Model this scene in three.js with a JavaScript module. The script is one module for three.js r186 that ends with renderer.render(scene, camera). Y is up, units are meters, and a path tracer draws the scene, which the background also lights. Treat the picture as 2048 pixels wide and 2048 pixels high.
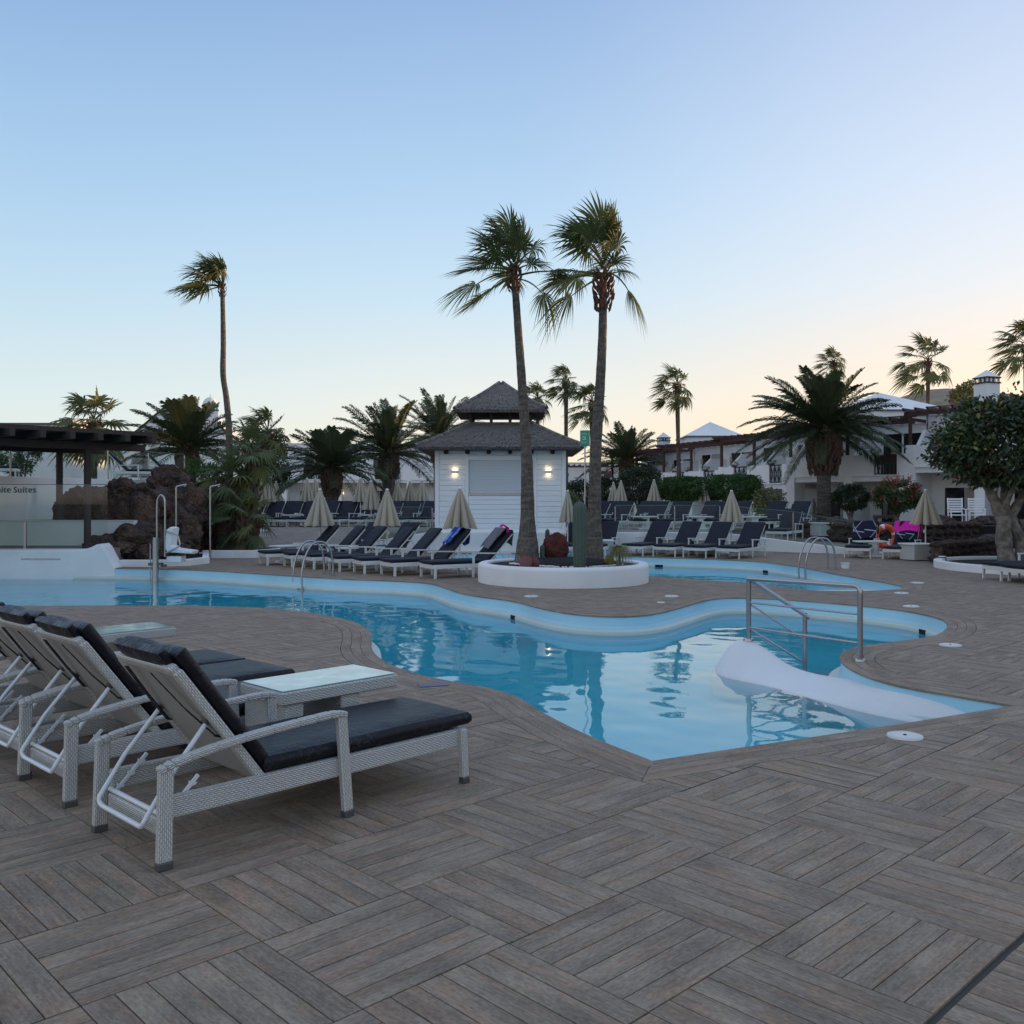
import * as THREE from 'three';
import { mergeGeometries, toCreasedNormals } from 'three/addons/utils/BufferGeometryUtils.js';
import { RoundedBoxGeometry } from 'three/addons/geometries/RoundedBoxGeometry.js';
import { FontLoader } from 'three/addons/loaders/FontLoader.js';
import { TextGeometry } from 'three/addons/geometries/TextGeometry.js';

// ------------------------------------------------------------------ camera, sky, sun, exposure
const scene = new THREE.Scene();
const renderer = new THREE.WebGLRenderer({ antialias: true });
renderer.setSize(1024, 1024);
renderer.toneMapping = THREE.LinearToneMapping;
renderer.toneMappingExposure = 1.66;
renderer.shadowMap.enabled = true;

const camera = new THREE.PerspectiveCamera(2 * Math.atan(1024 / 1890) * 180 / Math.PI, 1, 0.1, 3000);
camera.position.set(0, 1.62, 0);
camera.lookAt(0, 1.62, -10);
camera.setViewOffset(2048, 2048, 0, 24, 2048, 2048);

const SUN_AZ = 66, SUN_EL = 3.0, D2R = Math.PI / 180;   // azimuth measured to the right of the view
const sunDir = new THREE.Vector3(Math.sin(SUN_AZ * D2R) * Math.cos(SUN_EL * D2R), Math.sin(SUN_EL * D2R), -Math.cos(SUN_AZ * D2R) * Math.cos(SUN_EL * D2R));
const s2l = (c) => { c /= 255; return c <= 0.04045 ? c / 12.92 : Math.pow((c + 0.055) / 1.055, 2.4); };
const SKY_GAIN = 0.86;
{
  // clear twilight sky: rows by elevation, four columns by angle away from the sun (opposite, far side, middle, sun side)
  const rows = [
    [-90, [122, 116, 110], [122, 116, 110], [125, 118, 112], [130, 120, 112]],
    [-2, [222, 208, 198], [196, 194, 188], [220, 200, 174], [234, 196, 150]],
    [0, [226, 212, 202], [200, 200, 192], [222, 204, 178], [234, 198, 154]],
    [3, [226, 216, 208], [197, 204, 198], [218, 208, 188], [234, 204, 166]],
    [6, [220, 215, 212], [189, 202, 204], [206, 208, 202], [229, 208, 184]],
    [12, [203, 207, 213], [165, 190, 207], [177, 198, 211], [203, 207, 212]],
    [17.6, [186, 196, 211], [147, 177, 204], [157, 184, 209], [188, 200, 216]],
    [28, [163, 180, 205], [117, 149, 189], [129, 157, 194], [159, 177, 205]],
    [50, [152, 169, 196], [134, 158, 194], [139, 161, 196], [152, 170, 202]],
    [90, [148, 164, 192], [148, 164, 192], [148, 164, 192], [148, 164, 192]]];
  const lin = rows.map(([e, ...c]) => [e, ...c.map((q) => q.map(s2l))]);
  const W = 1024, Hh = 512, data = new Float32Array(W * Hh * 4);
  const sm = (x) => x * x * (3 - 2 * x);
  for (let j = 0; j < Hh; j++) {
    const el = ((j + 0.5) / Hh - 0.5) * 180;
    let k = 0; while (k < lin.length - 2 && lin[k + 1][0] < el) k++;
    const t = Math.min(1, Math.max(0, (el - lin[k][0]) / (lin[k + 1][0] - lin[k][0])));
    for (let i = 0; i < W; i++) {
      const a = ((i + 0.5) / W - 0.5) * 2 * Math.PI;               // atan2(z, x)
      const dx = Math.cos(a), dz = Math.sin(a);
      const az = Math.atan2(dx, -dz) / D2R;
      let d = Math.abs(az - SUN_AZ); if (d > 180) d = 360 - d;      // angle from the sun's side
      // view: right edge d = 38, centre d = 66, left edge d = 94
      const w = d < 66 ? 2 + Math.min(1, (66 - d) / 28) : d < 94 ? 2 - (d - 66) / 28 : Math.max(0, 1 - (d - 94) / 60);
      const c0 = 1 + Math.min(2, Math.floor(w)), c1 = c0 + 1, fr = w - (c0 - 1), f = sm(fr) * 0.5 + fr * 0.5;
      const o = (j * W + i) * 4;
      const g = Math.exp(-(d * d) / (2 * 15 * 15) - Math.pow(Math.max(0, el - 2), 2) / (2 * 7 * 7)) * (el > -3 ? 1 : 0);
      const glow = [1.6, 1.05, 0.55];
      for (let ch = 0; ch < 3; ch++) {
        const p = lin[k][c0][ch] * (1 - f) + lin[k][c1][ch] * f, q = lin[k + 1][c0][ch] * (1 - f) + lin[k + 1][c1][ch] * f;
        data[o + ch] = ((p * (1 - t) + q * t) + g * glow[ch]) * SKY_GAIN;
      }
      data[o + 3] = 1;
    }
  }
  const skyTex = new THREE.DataTexture(data, W, Hh, THREE.RGBAFormat, THREE.FloatType);
  skyTex.mapping = THREE.EquirectangularReflectionMapping; skyTex.magFilter = THREE.LinearFilter; skyTex.needsUpdate = true;
  scene.background = skyTex; scene.environment = skyTex;
}
const sun = new THREE.DirectionalLight(new THREE.Color(1, 0.6, 0.27), 3.2);
sun.position.copy(sunDir).multiplyScalar(200); sun.castShadow = true; sun.shadow.radius = 1.5;
Object.assign(sun.shadow.camera, { left: -90, right: 90, top: 60, bottom: -60, near: 1, far: 500 });
sun.shadow.mapSize.set(4096, 4096);
scene.add(sun); scene.add(sun.target);

// ------------------------------------------------------------------ helpers
const PI = Math.PI;
function rng(seed) { let s = (seed * 2654435761) >>> 0 || 1; return () => { s = (s + 0x6D2B79F5) | 0; let t = Math.imul(s ^ (s >>> 15), 1 | s); t = (t + Math.imul(t ^ (t >>> 7), 61 | t)) ^ t; return ((t ^ (t >>> 14)) >>> 0) / 4294967296; }; }
const V = (x, y, Z) => new THREE.Vector3(x, y, -Z);       // metres right, up, ahead
const v3 = (x, y, z) => new THREE.Vector3(x, y, z);
const lerp = (a, b, t) => a + (b - a) * t;
const clamp = (x, a, b) => Math.min(b, Math.max(a, x));
const taken = {};
function numbered(n) { const k = taken[n] = (taken[n] ?? -1) + 1; return k ? `${n}_${String(k).padStart(3, '0')}` : n; }
function flags(o) { o.traverse((c) => { if (c.isMesh) { c.castShadow = true; c.receiveShadow = true; } }); return o; }
function tag(o, label, category, group, kind) { if (label) o.userData.label = label; if (category) o.userData.category = category; if (group) o.userData.group = group; if (kind) o.userData.kind = kind; return o; }
function thing(name, label, category, pos = [0, 0, 0], turn = 0, group) {
  const o = new THREE.Group(); o.name = numbered(name); scene.add(o);
  o.position.set(...pos); o.rotation.y = turn; return tag(o, label, category, group);
}
function part(name, geo, mat, parent, kind) {
  const m = new THREE.Mesh(Array.isArray(geo) ? merge(geo) : geo, mat); m.name = name; m.castShadow = m.receiveShadow = true; parent.add(m);
  if (kind) m.userData.kind = kind; return m;
}
function solo(name, geo, mat, label, category, group, kind) {
  const m = part(numbered(name), geo, mat, scene); return tag(m, label, category, group, kind);
}
function struct(name, geo, mat) { return solo(name, geo, mat, undefined, undefined, undefined, 'structure'); }
function copyOf(root, pos, turn, label, group) {
  const c = root.clone(); c.name = numbered(root.name.replace(/_\d{3}$/, '')); scene.add(c); c.position.set(...pos); c.rotation.set(0, turn, 0);
  c.userData = { ...root.userData }; if (label) c.userData.label = label; if (group) c.userData.group = group; return c;
}
function prep(g) {
  g = g.index ? g.toNonIndexed() : g;
  for (const k of Object.keys(g.attributes)) if (!['position', 'normal', 'uv'].includes(k)) g.deleteAttribute(k);
  if (!g.attributes.normal) g.computeVertexNormals();
  if (!g.attributes.uv) g.setAttribute('uv', new THREE.BufferAttribute(new Float32Array(g.attributes.position.count * 2), 2));
  return g;
}
function merge(list) { return list.length === 1 ? prep(list[0]) : mergeGeometries(list.map(prep)); }
function uvm(g, s = 1, ox = 0, oy = 0) {                    // texture coordinates in metres, by the way each face points
  g = prep(g); const p = g.attributes.position, n = g.attributes.normal, u = g.attributes.uv;
  for (let i = 0; i < p.count; i += 3) {
    let nx = 0, ny = 0, nz = 0; for (let k = 0; k < 3; k++) { nx += n.getX(i + k); ny += n.getY(i + k); nz += n.getZ(i + k); }
    nx = Math.abs(nx); ny = Math.abs(ny); nz = Math.abs(nz);
    for (let k = 0; k < 3; k++) {
      const x = p.getX(i + k), y = p.getY(i + k), z = p.getZ(i + k);
      if (ny >= nx && ny >= nz) u.setXY(i + k, x * s + ox, z * s + oy); else if (nx > nz) u.setXY(i + k, z * s + ox, y * s + oy); else u.setXY(i + k, x * s + ox, y * s + oy);
    }
  }
  return g;
}
const bx = (x0, x1, y0, y1, z0, z1) => uvm(new THREE.BoxGeometry(x1 - x0, y1 - y0, z1 - z0).translate((x0 + x1) / 2, (y0 + y1) / 2, (z0 + z1) / 2));
const rb = (x0, x1, y0, y1, z0, z1, r = 0.01, s = 2) => uvm(new RoundedBoxGeometry(x1 - x0, y1 - y0, z1 - z0, s, r).translate((x0 + x1) / 2, (y0 + y1) / 2, (z0 + z1) / 2));
function bar(a, b, w, h, r = 0.006) {                       // rounded bar from a to b
  const d = b.clone().sub(a), L = d.length(); const g = uvm(new RoundedBoxGeometry(L, h, w, 2, r));
  const m = new THREE.Matrix4(); const X = d.normalize(); const up = Math.abs(X.y) > 0.95 ? v3(1, 0, 0) : v3(0, 1, 0); const Z = X.clone().cross(up).normalize(); const Y = Z.clone().cross(X);
  m.makeBasis(X, Y, Z); m.setPosition(a.clone().add(b).multiplyScalar(0.5)); return g.applyMatrix4(m);
}
function rod(a, b, r0, r1 = r0, seg = 10) {
  const d = b.clone().sub(a), L = d.length(); const g = new THREE.CylinderGeometry(r1, r0, L, seg, 1);
  return g.applyQuaternion(new THREE.Quaternion().setFromUnitVectors(v3(0, 1, 0), d.normalize())).translate((a.x + b.x) / 2, (a.y + b.y) / 2, (a.z + b.z) / 2);
}
function pipe(pts, r, n = 40, seg = 10, tension = 0.5) { return new THREE.TubeGeometry(new THREE.CatmullRomCurve3(pts, false, 'centripetal', tension), n, r, seg, false); }
function poly(pts, r, n = 6) {                              // pipe with straight runs and rounded corners
  const c = new THREE.CurvePath(); let prev = pts[0];
  for (let i = 1; i < pts.length - 1; i++) {
    const a = pts[i].clone().add(pts[i - 1].clone().sub(pts[i]).setLength(n * 0.01)), b = pts[i].clone().add(pts[i + 1].clone().sub(pts[i]).setLength(n * 0.01));
    c.add(new THREE.LineCurve3(prev, a)); c.add(new THREE.QuadraticBezierCurve3(a, pts[i], b)); prev = b;
  }
  c.add(new THREE.LineCurve3(prev, pts[pts.length - 1]));
  return new THREE.TubeGeometry(c, 18 * pts.length, r, 10, false);
}
function extrude(pts, depth, bevel = 0) {                   // outline in x, y; thickness along z
  const s = new THREE.Shape(pts.map(([x, y]) => new THREE.Vector2(x, y)));
  return uvm(new THREE.ExtrudeGeometry(s, { depth: depth - 2 * bevel, bevelEnabled: bevel > 0, bevelSize: bevel, bevelThickness: bevel, bevelOffset: -bevel, bevelSegments: 2, steps: 1 }).translate(0, 0, bevel));
}
// tileable value noise
function noiseGrid(seed, n = 64) { const r = rng(seed), a = new Float32Array(n * n); for (let i = 0; i < n * n; i++) a[i] = r(); return { a, n }; }
const NG = [1, 2, 3, 4, 5].map((s) => noiseGrid(s));
function vn(g, x, y, px, py) {
  const { a, n } = g; let xi = Math.floor(x), yi = Math.floor(y); const fx = x - xi, fy = y - yi, ux = fx * fx * (3 - 2 * fx), uy = fy * fy * (3 - 2 * fy);
  const m = (q, p) => ((q % p) + p) % p; const x0 = m(xi, px), x1 = m(xi + 1, px), y0 = m(yi, py), y1 = m(yi + 1, py);
  const at = (i, j) => a[((i * 7 + j * 131 + ((i * j) % 17)) % (n * n) + n * n) % (n * n)];
  return (at(x0, y0) * (1 - ux) + at(x1, y0) * ux) * (1 - uy) + (at(x0, y1) * (1 - ux) + at(x1, y1) * ux) * uy;
}
function fbm(g, u, v, fx, fy, oct = 4) { let s = 0, a = 0.5, t = 0; for (let i = 0; i < oct; i++) { s += a * vn(g, u * fx, v * fy, fx, fy); t += a; a *= 0.5; fx *= 2; fy *= 2; } return s / t; }
function tex(w, h, fn, srgb = true, rep = 1, repY = rep) {
  const d = new Uint8Array(w * h * 4);
  for (let j = 0; j < h; j++) for (let i = 0; i < w; i++) { const c = fn(i / w, j / h), o = (j * w + i) * 4; if (typeof c === 'number') d[o] = d[o + 1] = d[o + 2] = clamp(c, 0, 1) * 255; else { d[o] = clamp(c[0], 0, 1) * 255; d[o + 1] = clamp(c[1], 0, 1) * 255; d[o + 2] = clamp(c[2], 0, 1) * 255; } d[o + 3] = 255; }
  const t = new THREE.DataTexture(d, w, h); t.magFilter = THREE.LinearFilter; t.minFilter = THREE.LinearMipmapLinearFilter; t.generateMipmaps = true; t.wrapS = t.wrapT = THREE.RepeatWrapping; t.repeat.set(rep, repY); if (srgb) t.colorSpace = THREE.SRGBColorSpace; t.needsUpdate = true; return t;
}
const mat = (o) => new THREE.MeshStandardMaterial({ roughness: 0.8, ...o });
const lin = (r, g, b) => new THREE.Color().setRGB(r, g, b);
// 3-D noise for rocks
function n3(x, y, z) { return Math.sin(x * 1.7 + 1.3 * Math.sin(y * 2.1 + z)) * 0.5 + Math.sin(y * 1.9 + 1.7 * Math.sin(z * 1.6 - x)) * 0.3 + Math.sin(z * 2.3 + 1.1 * Math.sin(x * 2.7 + y * 1.3)) * 0.2; }
// ------------------------------------------------------------------ materials
const M = {};
{
  const woodMap = tex(1280, 640, (u, v) => {
    const warp = fbm(NG[1], u, v, 6, 4, 3);
    const streak = fbm(NG[0], u + warp * 0.02, v + warp * 0.012, 10, 160, 3), fine = fbm(NG[2], u, v, 50, 700, 2), blotch = fbm(NG[3], u, v, 9, 12, 4), speck = fbm(NG[4], u, v, 160, 160, 2);
    const ring = Math.abs(Math.sin((v * 60 + warp * 7 + Math.sin(u * 2 * PI * 3) * 0.8) * PI));
    let L = 0.475 + (streak - 0.5) * 0.10 + (fine - 0.5) * 0.07 + (blotch - 0.5) * 0.19 - (ring < 0.12 ? 0.025 : 0) + (speck - 0.5) * 0.13;
    const red = clamp((fbm(NG[1], u, v, 14, 24, 3) - 0.52) * 1.0, 0, 0.14);
    return [L * (1.12 + red * 0.3), L * (0.99 - red * 0.1), L * (0.85 - red * 0.3)];
  }, true, 1 / 2.56, 1 / 1.28);
  const woodBump = tex(1024, 512, (u, v) => 0.5 + (fbm(NG[0], u, v, 10, 160, 3) - 0.5) * 0.9 + (fbm(NG[2], u, v, 60, 256, 2) - 0.5) * 0.6, false, 1 / 2.56, 1 / 1.28);
  M.deck = mat({ map: woodMap, bumpMap: woodBump, bumpScale: 0.0016, roughness: 0.8 });
  M.grout = mat({ color: lin(0.075, 0.068, 0.06), roughness: 0.95 });
  const plasterBump = tex(512, 512, (u, v) => fbm(NG[1], u, v, 24, 24, 4) * 0.7 + fbm(NG[3], u, v, 120, 120, 2) * 0.3, false, 0.7);
  const plasterMap = tex(512, 512, (u, v) => { const s = 0.94 + (fbm(NG[2], u, v, 6, 6, 5) - 0.5) * 0.1; return [s, s, s * 0.997]; }, true, 0.23);
  M.white = mat({ color: lin(0.9, 0.9, 0.895), map: plasterMap, bumpMap: plasterBump, bumpScale: 0.004, roughness: 0.85 });
  M.whiteBoard = mat({ color: lin(0.86, 0.87, 0.88), roughness: 0.5 });
  M.poolPaint = mat({ color: lin(0.46, 0.78, 0.92), map: plasterMap, roughness: 0.5, side: THREE.DoubleSide });
  M.poolFloor = mat({ color: lin(0.42, 0.88, 0.96), map: plasterMap, roughness: 0.6 });
  M.lip = mat({ color: lin(0.66, 0.72, 0.66), map: plasterMap, roughness: 0.5, side: THREE.DoubleSide });
  const wave = tex(640, 640, (u, v) => { let h = 0; for (let k = 0; k < 26; k++) { const a = Math.round(Math.cos(k * 2.4) * (3 + k * 1.05)), b = Math.round(Math.sin(k * 2.4 + 0.3 * (k % 3)) * (3 + k * 1.05)); h += Math.sin(2 * PI * (a * u + b * v) + k * 1.9 + 1.2 * Math.sin(2 * PI * (u * (k % 3 - 1) + v) + k)) / Math.pow(Math.hypot(a, b) + 2, 1.35); } return 0.5 + h * 0.7 * (0.35 + 1.1 * fbm(NG[3], u, v, 3, 3, 2)); }, false, 1 / 9);
  M.water = new THREE.MeshPhysicalMaterial({ color: 0xffffff, roughness: 0.0, transmission: 1, thickness: 1, ior: 1.333, attenuationColor: lin(0.2, 0.86, 0.965), attenuationDistance: 3.4, bumpMap: wave, bumpScale: 0.02 });
  const weave = (u, v) => { const n = 8, x = u * n * 0.5, y = v * n, fx = (x + (Math.floor(y) % 2) * 0.5) % 1, fy = y % 1; return Math.pow(Math.sin(PI * fy), 0.6) * (0.35 + 0.65 * Math.pow(Math.sin(PI * fx), 0.6)); };
  M.wicker = mat({ map: tex(256, 256, (u, v) => { const h = weave(u, v), t = fbm(NG[2], u, v, 16, 16, 2) * 0.12; const L = 0.5 + 0.30 * h + t; return [L, L * 0.99, L * 0.96]; }, true, 1 / 0.1, 1 / 0.075), bumpMap: tex(256, 256, weave, false, 1 / 0.1, 1 / 0.075), bumpScale: 0.004, roughness: 0.6 });
  M.cord = mat({ map: tex(64, 64, (u, v) => { const h = Math.abs(Math.sin(v * PI * 4)), L = 0.36 + 0.42 * h; return [L, L * 0.99, L * 0.96]; }, true, 1 / 0.08, 1 / 0.06), bumpMap: tex(64, 64, (u, v) => Math.abs(Math.sin(v * PI * 4)), false, 1 / 0.08, 1 / 0.06), bumpScale: 0.005, roughness: 0.7 });
  M.vinyl = new THREE.MeshPhysicalMaterial({ specularIntensity: 0.45, color: lin(0.013, 0.013, 0.018), bumpMap: tex(512, 512, (u, v) => fbm(NG[0], u, v, 5, 7, 4) * 0.9 + 0.1 * fbm(NG[2], u, v, 64, 64, 1), false, 1.1), bumpScale: 0.02, roughnessMap: tex(512, 512, (u, v) => { const f = fbm(NG[1], u, v, 10, 10, 5); return 0.5 + (f - 0.5) * 0.5; }, false, 0.9), roughness: 0.8 });
  // seat cushions carry pale dried splashes (salt and sun cream)
  M.vinylSeat = new THREE.MeshPhysicalMaterial({ specularIntensity: 0.45, map: tex(1024, 1024, (u, v) => { const a = fbm(NG[1], u, v, 70, 70, 3), b = fbm(NG[3], u, v, 4, 4, 3); const s = clamp((a - 0.66 - (0.5 - b) * 0.5) * 5, 0, 1) * 0.1; return [0.11 + s, 0.11 + s, 0.13 + s]; }, true, 0.9), bumpMap: M.vinyl.bumpMap, bumpScale: 0.014, roughness: 0.42 });
  M.navy = new THREE.MeshPhysicalMaterial({ color: lin(0.014, 0.016, 0.026), roughness: 0.65, specularIntensity: 0.5, bumpMap: M.vinyl.bumpMap, bumpScale: 0.03 });
  M.frame = mat({ color: lin(0.66, 0.66, 0.63), roughness: 0.55 });
  M.tube = mat({ color: lin(0.72, 0.74, 0.76), roughness: 0.35 });
  M.steel = mat({ color: lin(0.40, 0.40, 0.41), metalness: 1, roughness: 0.26 });
  M.darkSteel = mat({ color: lin(0.12, 0.12, 0.12), metalness: 0.6, roughness: 0.5 });
  M.darkWood = mat({ color: lin(0.04, 0.026, 0.022), roughness: 0.7, bumpMap: woodBump, bumpScale: 0.004 });
  M.redWood = mat({ color: lin(0.075, 0.035, 0.028), roughness: 0.75, bumpMap: woodBump, bumpScale: 0.004 });
  M.canvas = mat({ color: lin(0.43, 0.375, 0.29), roughness: 0.95, side: THREE.DoubleSide, bumpMap: tex(128, 128, (u, v) => 0.5 + 0.25 * Math.sin(u * 64 * PI) + 0.25 * Math.sin(v * 64 * PI), false, 6), bumpScale: 0.001 });
  M.whitePlastic = mat({ color: lin(0.78, 0.78, 0.78), roughness: 0.45 });
  const rockBump = tex(512, 512, (u, v) => { const a = fbm(NG[0], u, v, 8, 8, 5), b = fbm(NG[3], u, v, 40, 40, 3); return clamp(Math.abs(a - 0.5) * 2.2, 0, 1) * 0.7 + b * 0.4; }, false, 0.8);
  M.lava = mat({ map: tex(512, 512, (u, v) => { const a = fbm(NG[1], u, v, 7, 7, 5), b = fbm(NG[2], u, v, 60, 60, 2), r = fbm(NG[4], u, v, 4, 4, 3); const L = 0.235 + (a - 0.5) * 0.3 + (b - 0.5) * 0.16; return [L * (1.08 + 0.26 * r), L * 0.96, L * (0.9 - 0.14 * r)]; }, true, 0.6), bumpMap: rockBump, bumpScale: 0.09, roughness: 0.95 });
  M.redRock = mat({ map: tex(256, 256, (u, v) => { const a = fbm(NG[1], u, v, 6, 6, 5), L = 0.34 + (a - 0.5) * 0.22; return [L * 1.02, L * 0.52, L * 0.42]; }, true, 1.6), bumpMap: rockBump, bumpScale: 0.04, roughness: 0.95 });
  M.soil = mat({ map: tex(256, 256, (u, v) => { const a = fbm(NG[2], u, v, 64, 64, 2), L = 0.11 + (a - 0.5) * 0.14; return [L * 1.06, L * 0.98, L * 0.96]; }, true, 1.2), bumpMap: tex(256, 256, (u, v) => fbm(NG[0], u, v, 64, 64, 2), false, 1.2), bumpScale: 0.02, roughness: 1 });
  M.redSoil = mat({ map: tex(256, 256, (u, v) => { const a = fbm(NG[2], u, v, 64, 64, 2), L = 0.15 + (a - 0.5) * 0.16; return [L * 1.3, L * 0.82, L * 0.75]; }, true, 1.2), bumpMap: M.soil.bumpMap, bumpScale: 0.02, roughness: 1 });
  M.pebble = mat({ color: lin(0.72, 0.71, 0.69), roughness: 0.8 });
  M.thatch = mat({ map: tex(512, 512, (u, v) => { const a = fbm(NG[0], u, v, 64, 3, 3), b = fbm(NG[2], u, v, 8, 8, 4); const L = 0.45 + (a - 0.5) * 0.4 + (b - 0.5) * 0.14; return [L * 1.03, L * 0.98, L * 0.95]; }, true, 0.8), bumpMap: tex(512, 512, (u, v) => fbm(NG[0], u, v, 64, 3, 3), false, 0.8), bumpScale: 0.06, roughness: 1 });
  M.thatch2 = mat({ color: lin(0.23, 0.205, 0.185), roughness: 1, side: THREE.DoubleSide });
  M.trunk = mat({ map: tex(512, 512, (u, v) => { const ring = fbm(NG[1], u, v, 5, 44, 4), f = fbm(NG[3], u, v, 50, 30, 3); const L = 0.36 + (ring - 0.5) * 0.2 + (f - 0.5) * 0.2; return [L * 1.06, L * 0.97, L * 0.88]; }, true, 1, 0.5), bumpMap: tex(512, 512, (u, v) => 0.6 * fbm(NG[1], u, v, 5, 44, 4) + 0.4 * fbm(NG[3], u, v, 50, 30, 3), false, 1, 0.5), bumpScale: 0.05, roughness: 0.95 });
  M.boots = mat({ map: tex(128, 128, (u, v) => { const L = 0.27 + (fbm(NG[1], u, v, 16, 16, 3) - 0.5) * 0.25; return [L * 1.08, L * 0.86, L * 0.7]; }, true, 3), roughness: 0.9, side: THREE.DoubleSide });
  M.redBoots = mat({ map: tex(128, 128, (u, v) => { const L = 0.3 + (fbm(NG[1], u, v, 16, 16, 3) - 0.5) * 0.25; return [L * 1.12, L * 0.74, L * 0.58]; }, true, 3), roughness: 0.9, side: THREE.DoubleSide });
  const leafMat = (r, g, b, t = 0.35) => new THREE.MeshPhysicalMaterial({ color: lin(r, g, b), roughness: 0.85, transmission: t, thickness: 0, ior: 1.3, side: THREE.DoubleSide });
  M.fan = leafMat(0.105, 0.135, 0.05); M.fanYoung = leafMat(0.13, 0.14, 0.04); M.fanDry = leafMat(0.20, 0.15, 0.07);
  M.date = mat({ color: lin(0.06, 0.085, 0.036), roughness: 0.6, side: THREE.DoubleSide }); M.dateYellow = mat({ color: lin(0.13, 0.115, 0.03), roughness: 0.65, side: THREE.DoubleSide });
  M.leafDark = mat({ color: lin(0.03, 0.05, 0.02), roughness: 0.55, side: THREE.DoubleSide });
  M.leafMid = mat({ color: lin(0.045, 0.085, 0.022), roughness: 0.6, side: THREE.DoubleSide });
  M.leafHedge = mat({ color: lin(0.05, 0.11, 0.02), roughness: 0.65, side: THREE.DoubleSide });
  M.leafYellow = mat({ color: lin(0.16, 0.16, 0.045), roughness: 0.6, side: THREE.DoubleSide });
  M.leafOlive = mat({ color: lin(0.12, 0.13, 0.055), roughness: 0.7, side: THREE.DoubleSide });
  M.leafRed = mat({ color: lin(0.16, 0.03, 0.025), roughness: 0.6, side: THREE.DoubleSide });
  M.flower = mat({ color: lin(0.35, 0.04, 0.05), roughness: 0.7, side: THREE.DoubleSide });
  M.bark = mat({ map: tex(256, 256, (u, v) => { const L = 0.46 + (fbm(NG[1], u, v, 8, 8, 5) - 0.5) * 0.4; return [L * 1.03, L * 0.96, L * 0.88]; }, true, 1.2), bumpMap: rockBump, bumpScale: 0.03, roughness: 0.9 });
  M.cactus = mat({ color: lin(0.07, 0.10, 0.075), roughness: 0.7 });
  M.pinkCactus = mat({ color: lin(0.22, 0.09, 0.085), roughness: 0.9 });
  M.yellowCactus = mat({ color: lin(0.22, 0.19, 0.05), roughness: 0.9 });
  M.pane = new THREE.MeshPhysicalMaterial({ color: lin(0.86, 0.95, 0.93), roughness: 0.0, transmission: 1, thickness: 0, ior: 1.5 });
  M.paneEdge = mat({ color: lin(0.10, 0.22, 0.19), roughness: 0.2 });
  M.darkGlass = new THREE.MeshPhysicalMaterial({ color: lin(0.02, 0.022, 0.025), roughness: 0.06, ior: 1.5 });
  M.curtain = mat({ color: lin(0.42, 0.40, 0.36), roughness: 0.9 });
  M.tableGlass = new THREE.MeshPhysicalMaterial({ map: tex(512, 512, (u, v) => { const a = fbm(NG[1], u, v, 6, 6, 5), b = fbm(NG[3], u, v, 40, 40, 3); const s = clamp((a - 0.44) * 3, 0, 1) * 0.22 + (b - 0.5) * 0.1; return [0.5 + s, 0.64 + s * 0.8, 0.62 + s * 0.8]; }, true, 1.4), roughness: 0.3, clearcoat: 1, clearcoatRoughness: 0.08 });
  M.shutter = mat({ color: lin(0.62, 0.65, 0.68), roughness: 0.45 });
  M.ground = mat({ map: tex(256, 256, (u, v) => { const L = 0.5 + (fbm(NG[1], u, v, 12, 12, 5) - 0.5) * 0.2; return [L * 1.03, L * 0.97, L * 0.88]; }, true, 0.1), roughness: 0.95 });
  M.terrace = mat({ map: tex(512, 512, (u, v) => { const L = 0.5 + (fbm(NG[1], u, v, 10, 10, 5) - 0.5) * 0.16 + (fbm(NG[3], u, v, 120, 120, 2) - 0.5) * 0.1; return [L * 1.06, L * 0.98, L * 0.9]; }, true, 0.35), roughness: 0.9 });
  M.hill = mat({ map: tex(256, 256, (u, v) => { const L = 0.5 + (fbm(NG[1], u, v, 10, 10, 5) - 0.5) * 0.25; return [L * 1.1, L * 0.97, L * 0.82]; }, true, 0.02), roughness: 1 });
  M.black = mat({ color: lin(0.012, 0.012, 0.012), roughness: 0.9 });
  M.green = mat({ color: lin(0.02, 0.28, 0.17), roughness: 0.5 });
  M.orange = mat({ color: lin(0.75, 0.09, 0.03), roughness: 0.5 });
  M.letter = mat({ color: lin(0.12, 0.12, 0.12), metalness: 0.4, roughness: 0.5 });
  M.brownWicker = mat({ color: lin(0.06, 0.045, 0.035), roughness: 0.8 });
}
// ------------------------------------------------------------------ pool outlines (metres right, metres ahead)
function smoothRun(pts, step = 0.14) { const c = new THREE.CatmullRomCurve3(pts.map(([x, z]) => v3(x, 0, z)), false, 'centripetal'); const n = Math.max(2, Math.round(c.getLength() / step)); return c.getSpacedPoints(n).map((p) => [p.x, p.z]); }
const nearRun = smoothRun([[-18, 14.3], [-12, 14.4], [-7.84, 14.46], [-5.9, 14.5], [-4.6, 14.42], [-3.6, 14.1], [-2.95, 13.62], [-2.4, 13.02], [-2.02, 12.38], [-1.78, 11.7], [-1.63, 10.9], [-1.53, 10.26], [-1.38, 9.72], [-1.15, 9.2], [-0.89, 8.8], [-0.6, 8.49], [-0.31, 8.24], [-0.11, 8.02], [0.04, 7.76], [0.14, 7.45], [0.27, 7.08], [0.47, 6.6], [0.65, 6.24], [0.87, 5.86]]);
const edgeRun = smoothRun([[0.87, 5.86], [1.9, 6.37], [2.95, 6.9], [3.97, 7.45]]);
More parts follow.
